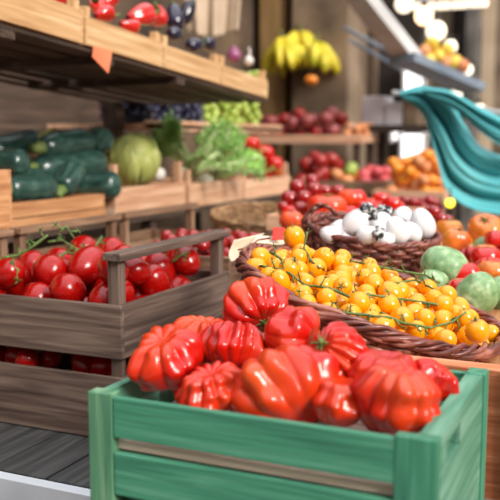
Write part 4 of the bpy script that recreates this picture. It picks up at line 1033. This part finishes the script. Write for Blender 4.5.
# loose cherry tomatoes right of eggplants
for i, (x, y) in enumerate(((434, 212), (441, 219), (447, 221))):
    o = link('cherry_tomato', cm[0], None, at(x, y, 2.22)); o.scale = (.018,) * 3; tag(o, ('red cherry tomato just right of the eggplant basket, topmost', 'red cherry tomato right of the eggplant basket, middle one', 'red cherry tomato right of the eggplant basket, nearest the orange tomatoes')[i], 'tomato')

# vines over the plum tomatoes
DG = 'green vines on the plum tomatoes'
for i, (pth, lab) in enumerate(((((2, 258), (18, 255), (32, 247), (48, 235)), 'thick green vine slanting up at the left of the plum tomatoes'),
   (((48, 242), (62, 240), (78, 250), (95, 247), (102, 236)), 'green vine forked across the middle of the plum tomatoes'),
   (((10, 262), (18, 270), (15, 280)), 'green vine drooping over the front left plum tomatoes'),
   (((52, 262), (66, 252), (80, 255)), 'short green vine above the front plum tomato'),
   (((172, 262), (180, 256), (190, 252)), 'dark green vine behind the handle rail of the dark crate'),
   (((60, 232), (66, 226), (74, 238)), 'curled green vine tip at the back of the plum tomatoes'))):
    vine(pth, darksp, .0026, lab, DG, 60 + i, dflt=1.75)

# ------------------------------------------------------------------ light
world = bpy.data.worlds.new('World'); scene.world = world; world.use_nodes = True; nt = world.node_tree
bg = nt.nodes['Background']; tc = nt.nodes.new('ShaderNodeTexCoord'); sx = nt.nodes.new('ShaderNodeSeparateXYZ')
nt.links.new(tc.outputs['Generated'], sx.inputs[0])
rp = nt.nodes.new('ShaderNodeValToRGB'); e = rp.color_ramp.elements
e[0].position = 0.0; e[0].color = (.16, .13, .11, 1); e[1].position = .85; e[1].color = (1.75, 1.78, 1.85, 1)
k = e.new(.4); k.color = (.28, .26, .24, 1); k = e.new(.6); k.color = (.85, .86, .9, 1)
nt.links.new(sx.outputs['Z'], rp.inputs[0]); nt.links.new(rp.outputs[0], bg.inputs[0]); bg.inputs[1].default_value = 1.2
def sun(rot, s, ang, col):
    L = bpy.data.lights.new('Sun', 'SUN'); L.energy = s; L.angle = math.radians(ang); L.color = col
    o = bpy.data.objects.new('sun', L); COL.objects.link(o); o.rotation_euler = rot; return o
o = sun((0, 0, 0), 3.9, 22, (1, .94, .86)); o.rotation_euler = Vector((.80, -.36, .52)).to_track_quat('Z', 'Y').to_euler()

# ------------------------------------------------------------------ camera
cam = bpy.data.cameras.new('Camera'); co = bpy.data.objects.new('Camera', cam); COL.objects.link(co)
co.location = CP; co.rotation_euler = (PI / 2 - PITCH, 0, YAW)
cam.sensor_width = 36; cam.lens = F / 500 * 36; cam.clip_start = .05
cam.dof.use_dof = True; cam.dof.focus_distance = 1.36; cam.dof.aperture_fstop = 4.4
scene.camera = co
scene.view_settings.view_transform = 'Standard'; scene.view_settings.look = 'None'; scene.view_settings.gamma = 1; scene.view_settings.use_curve_mapping = False
scene.view_settings.exposure = 0.0
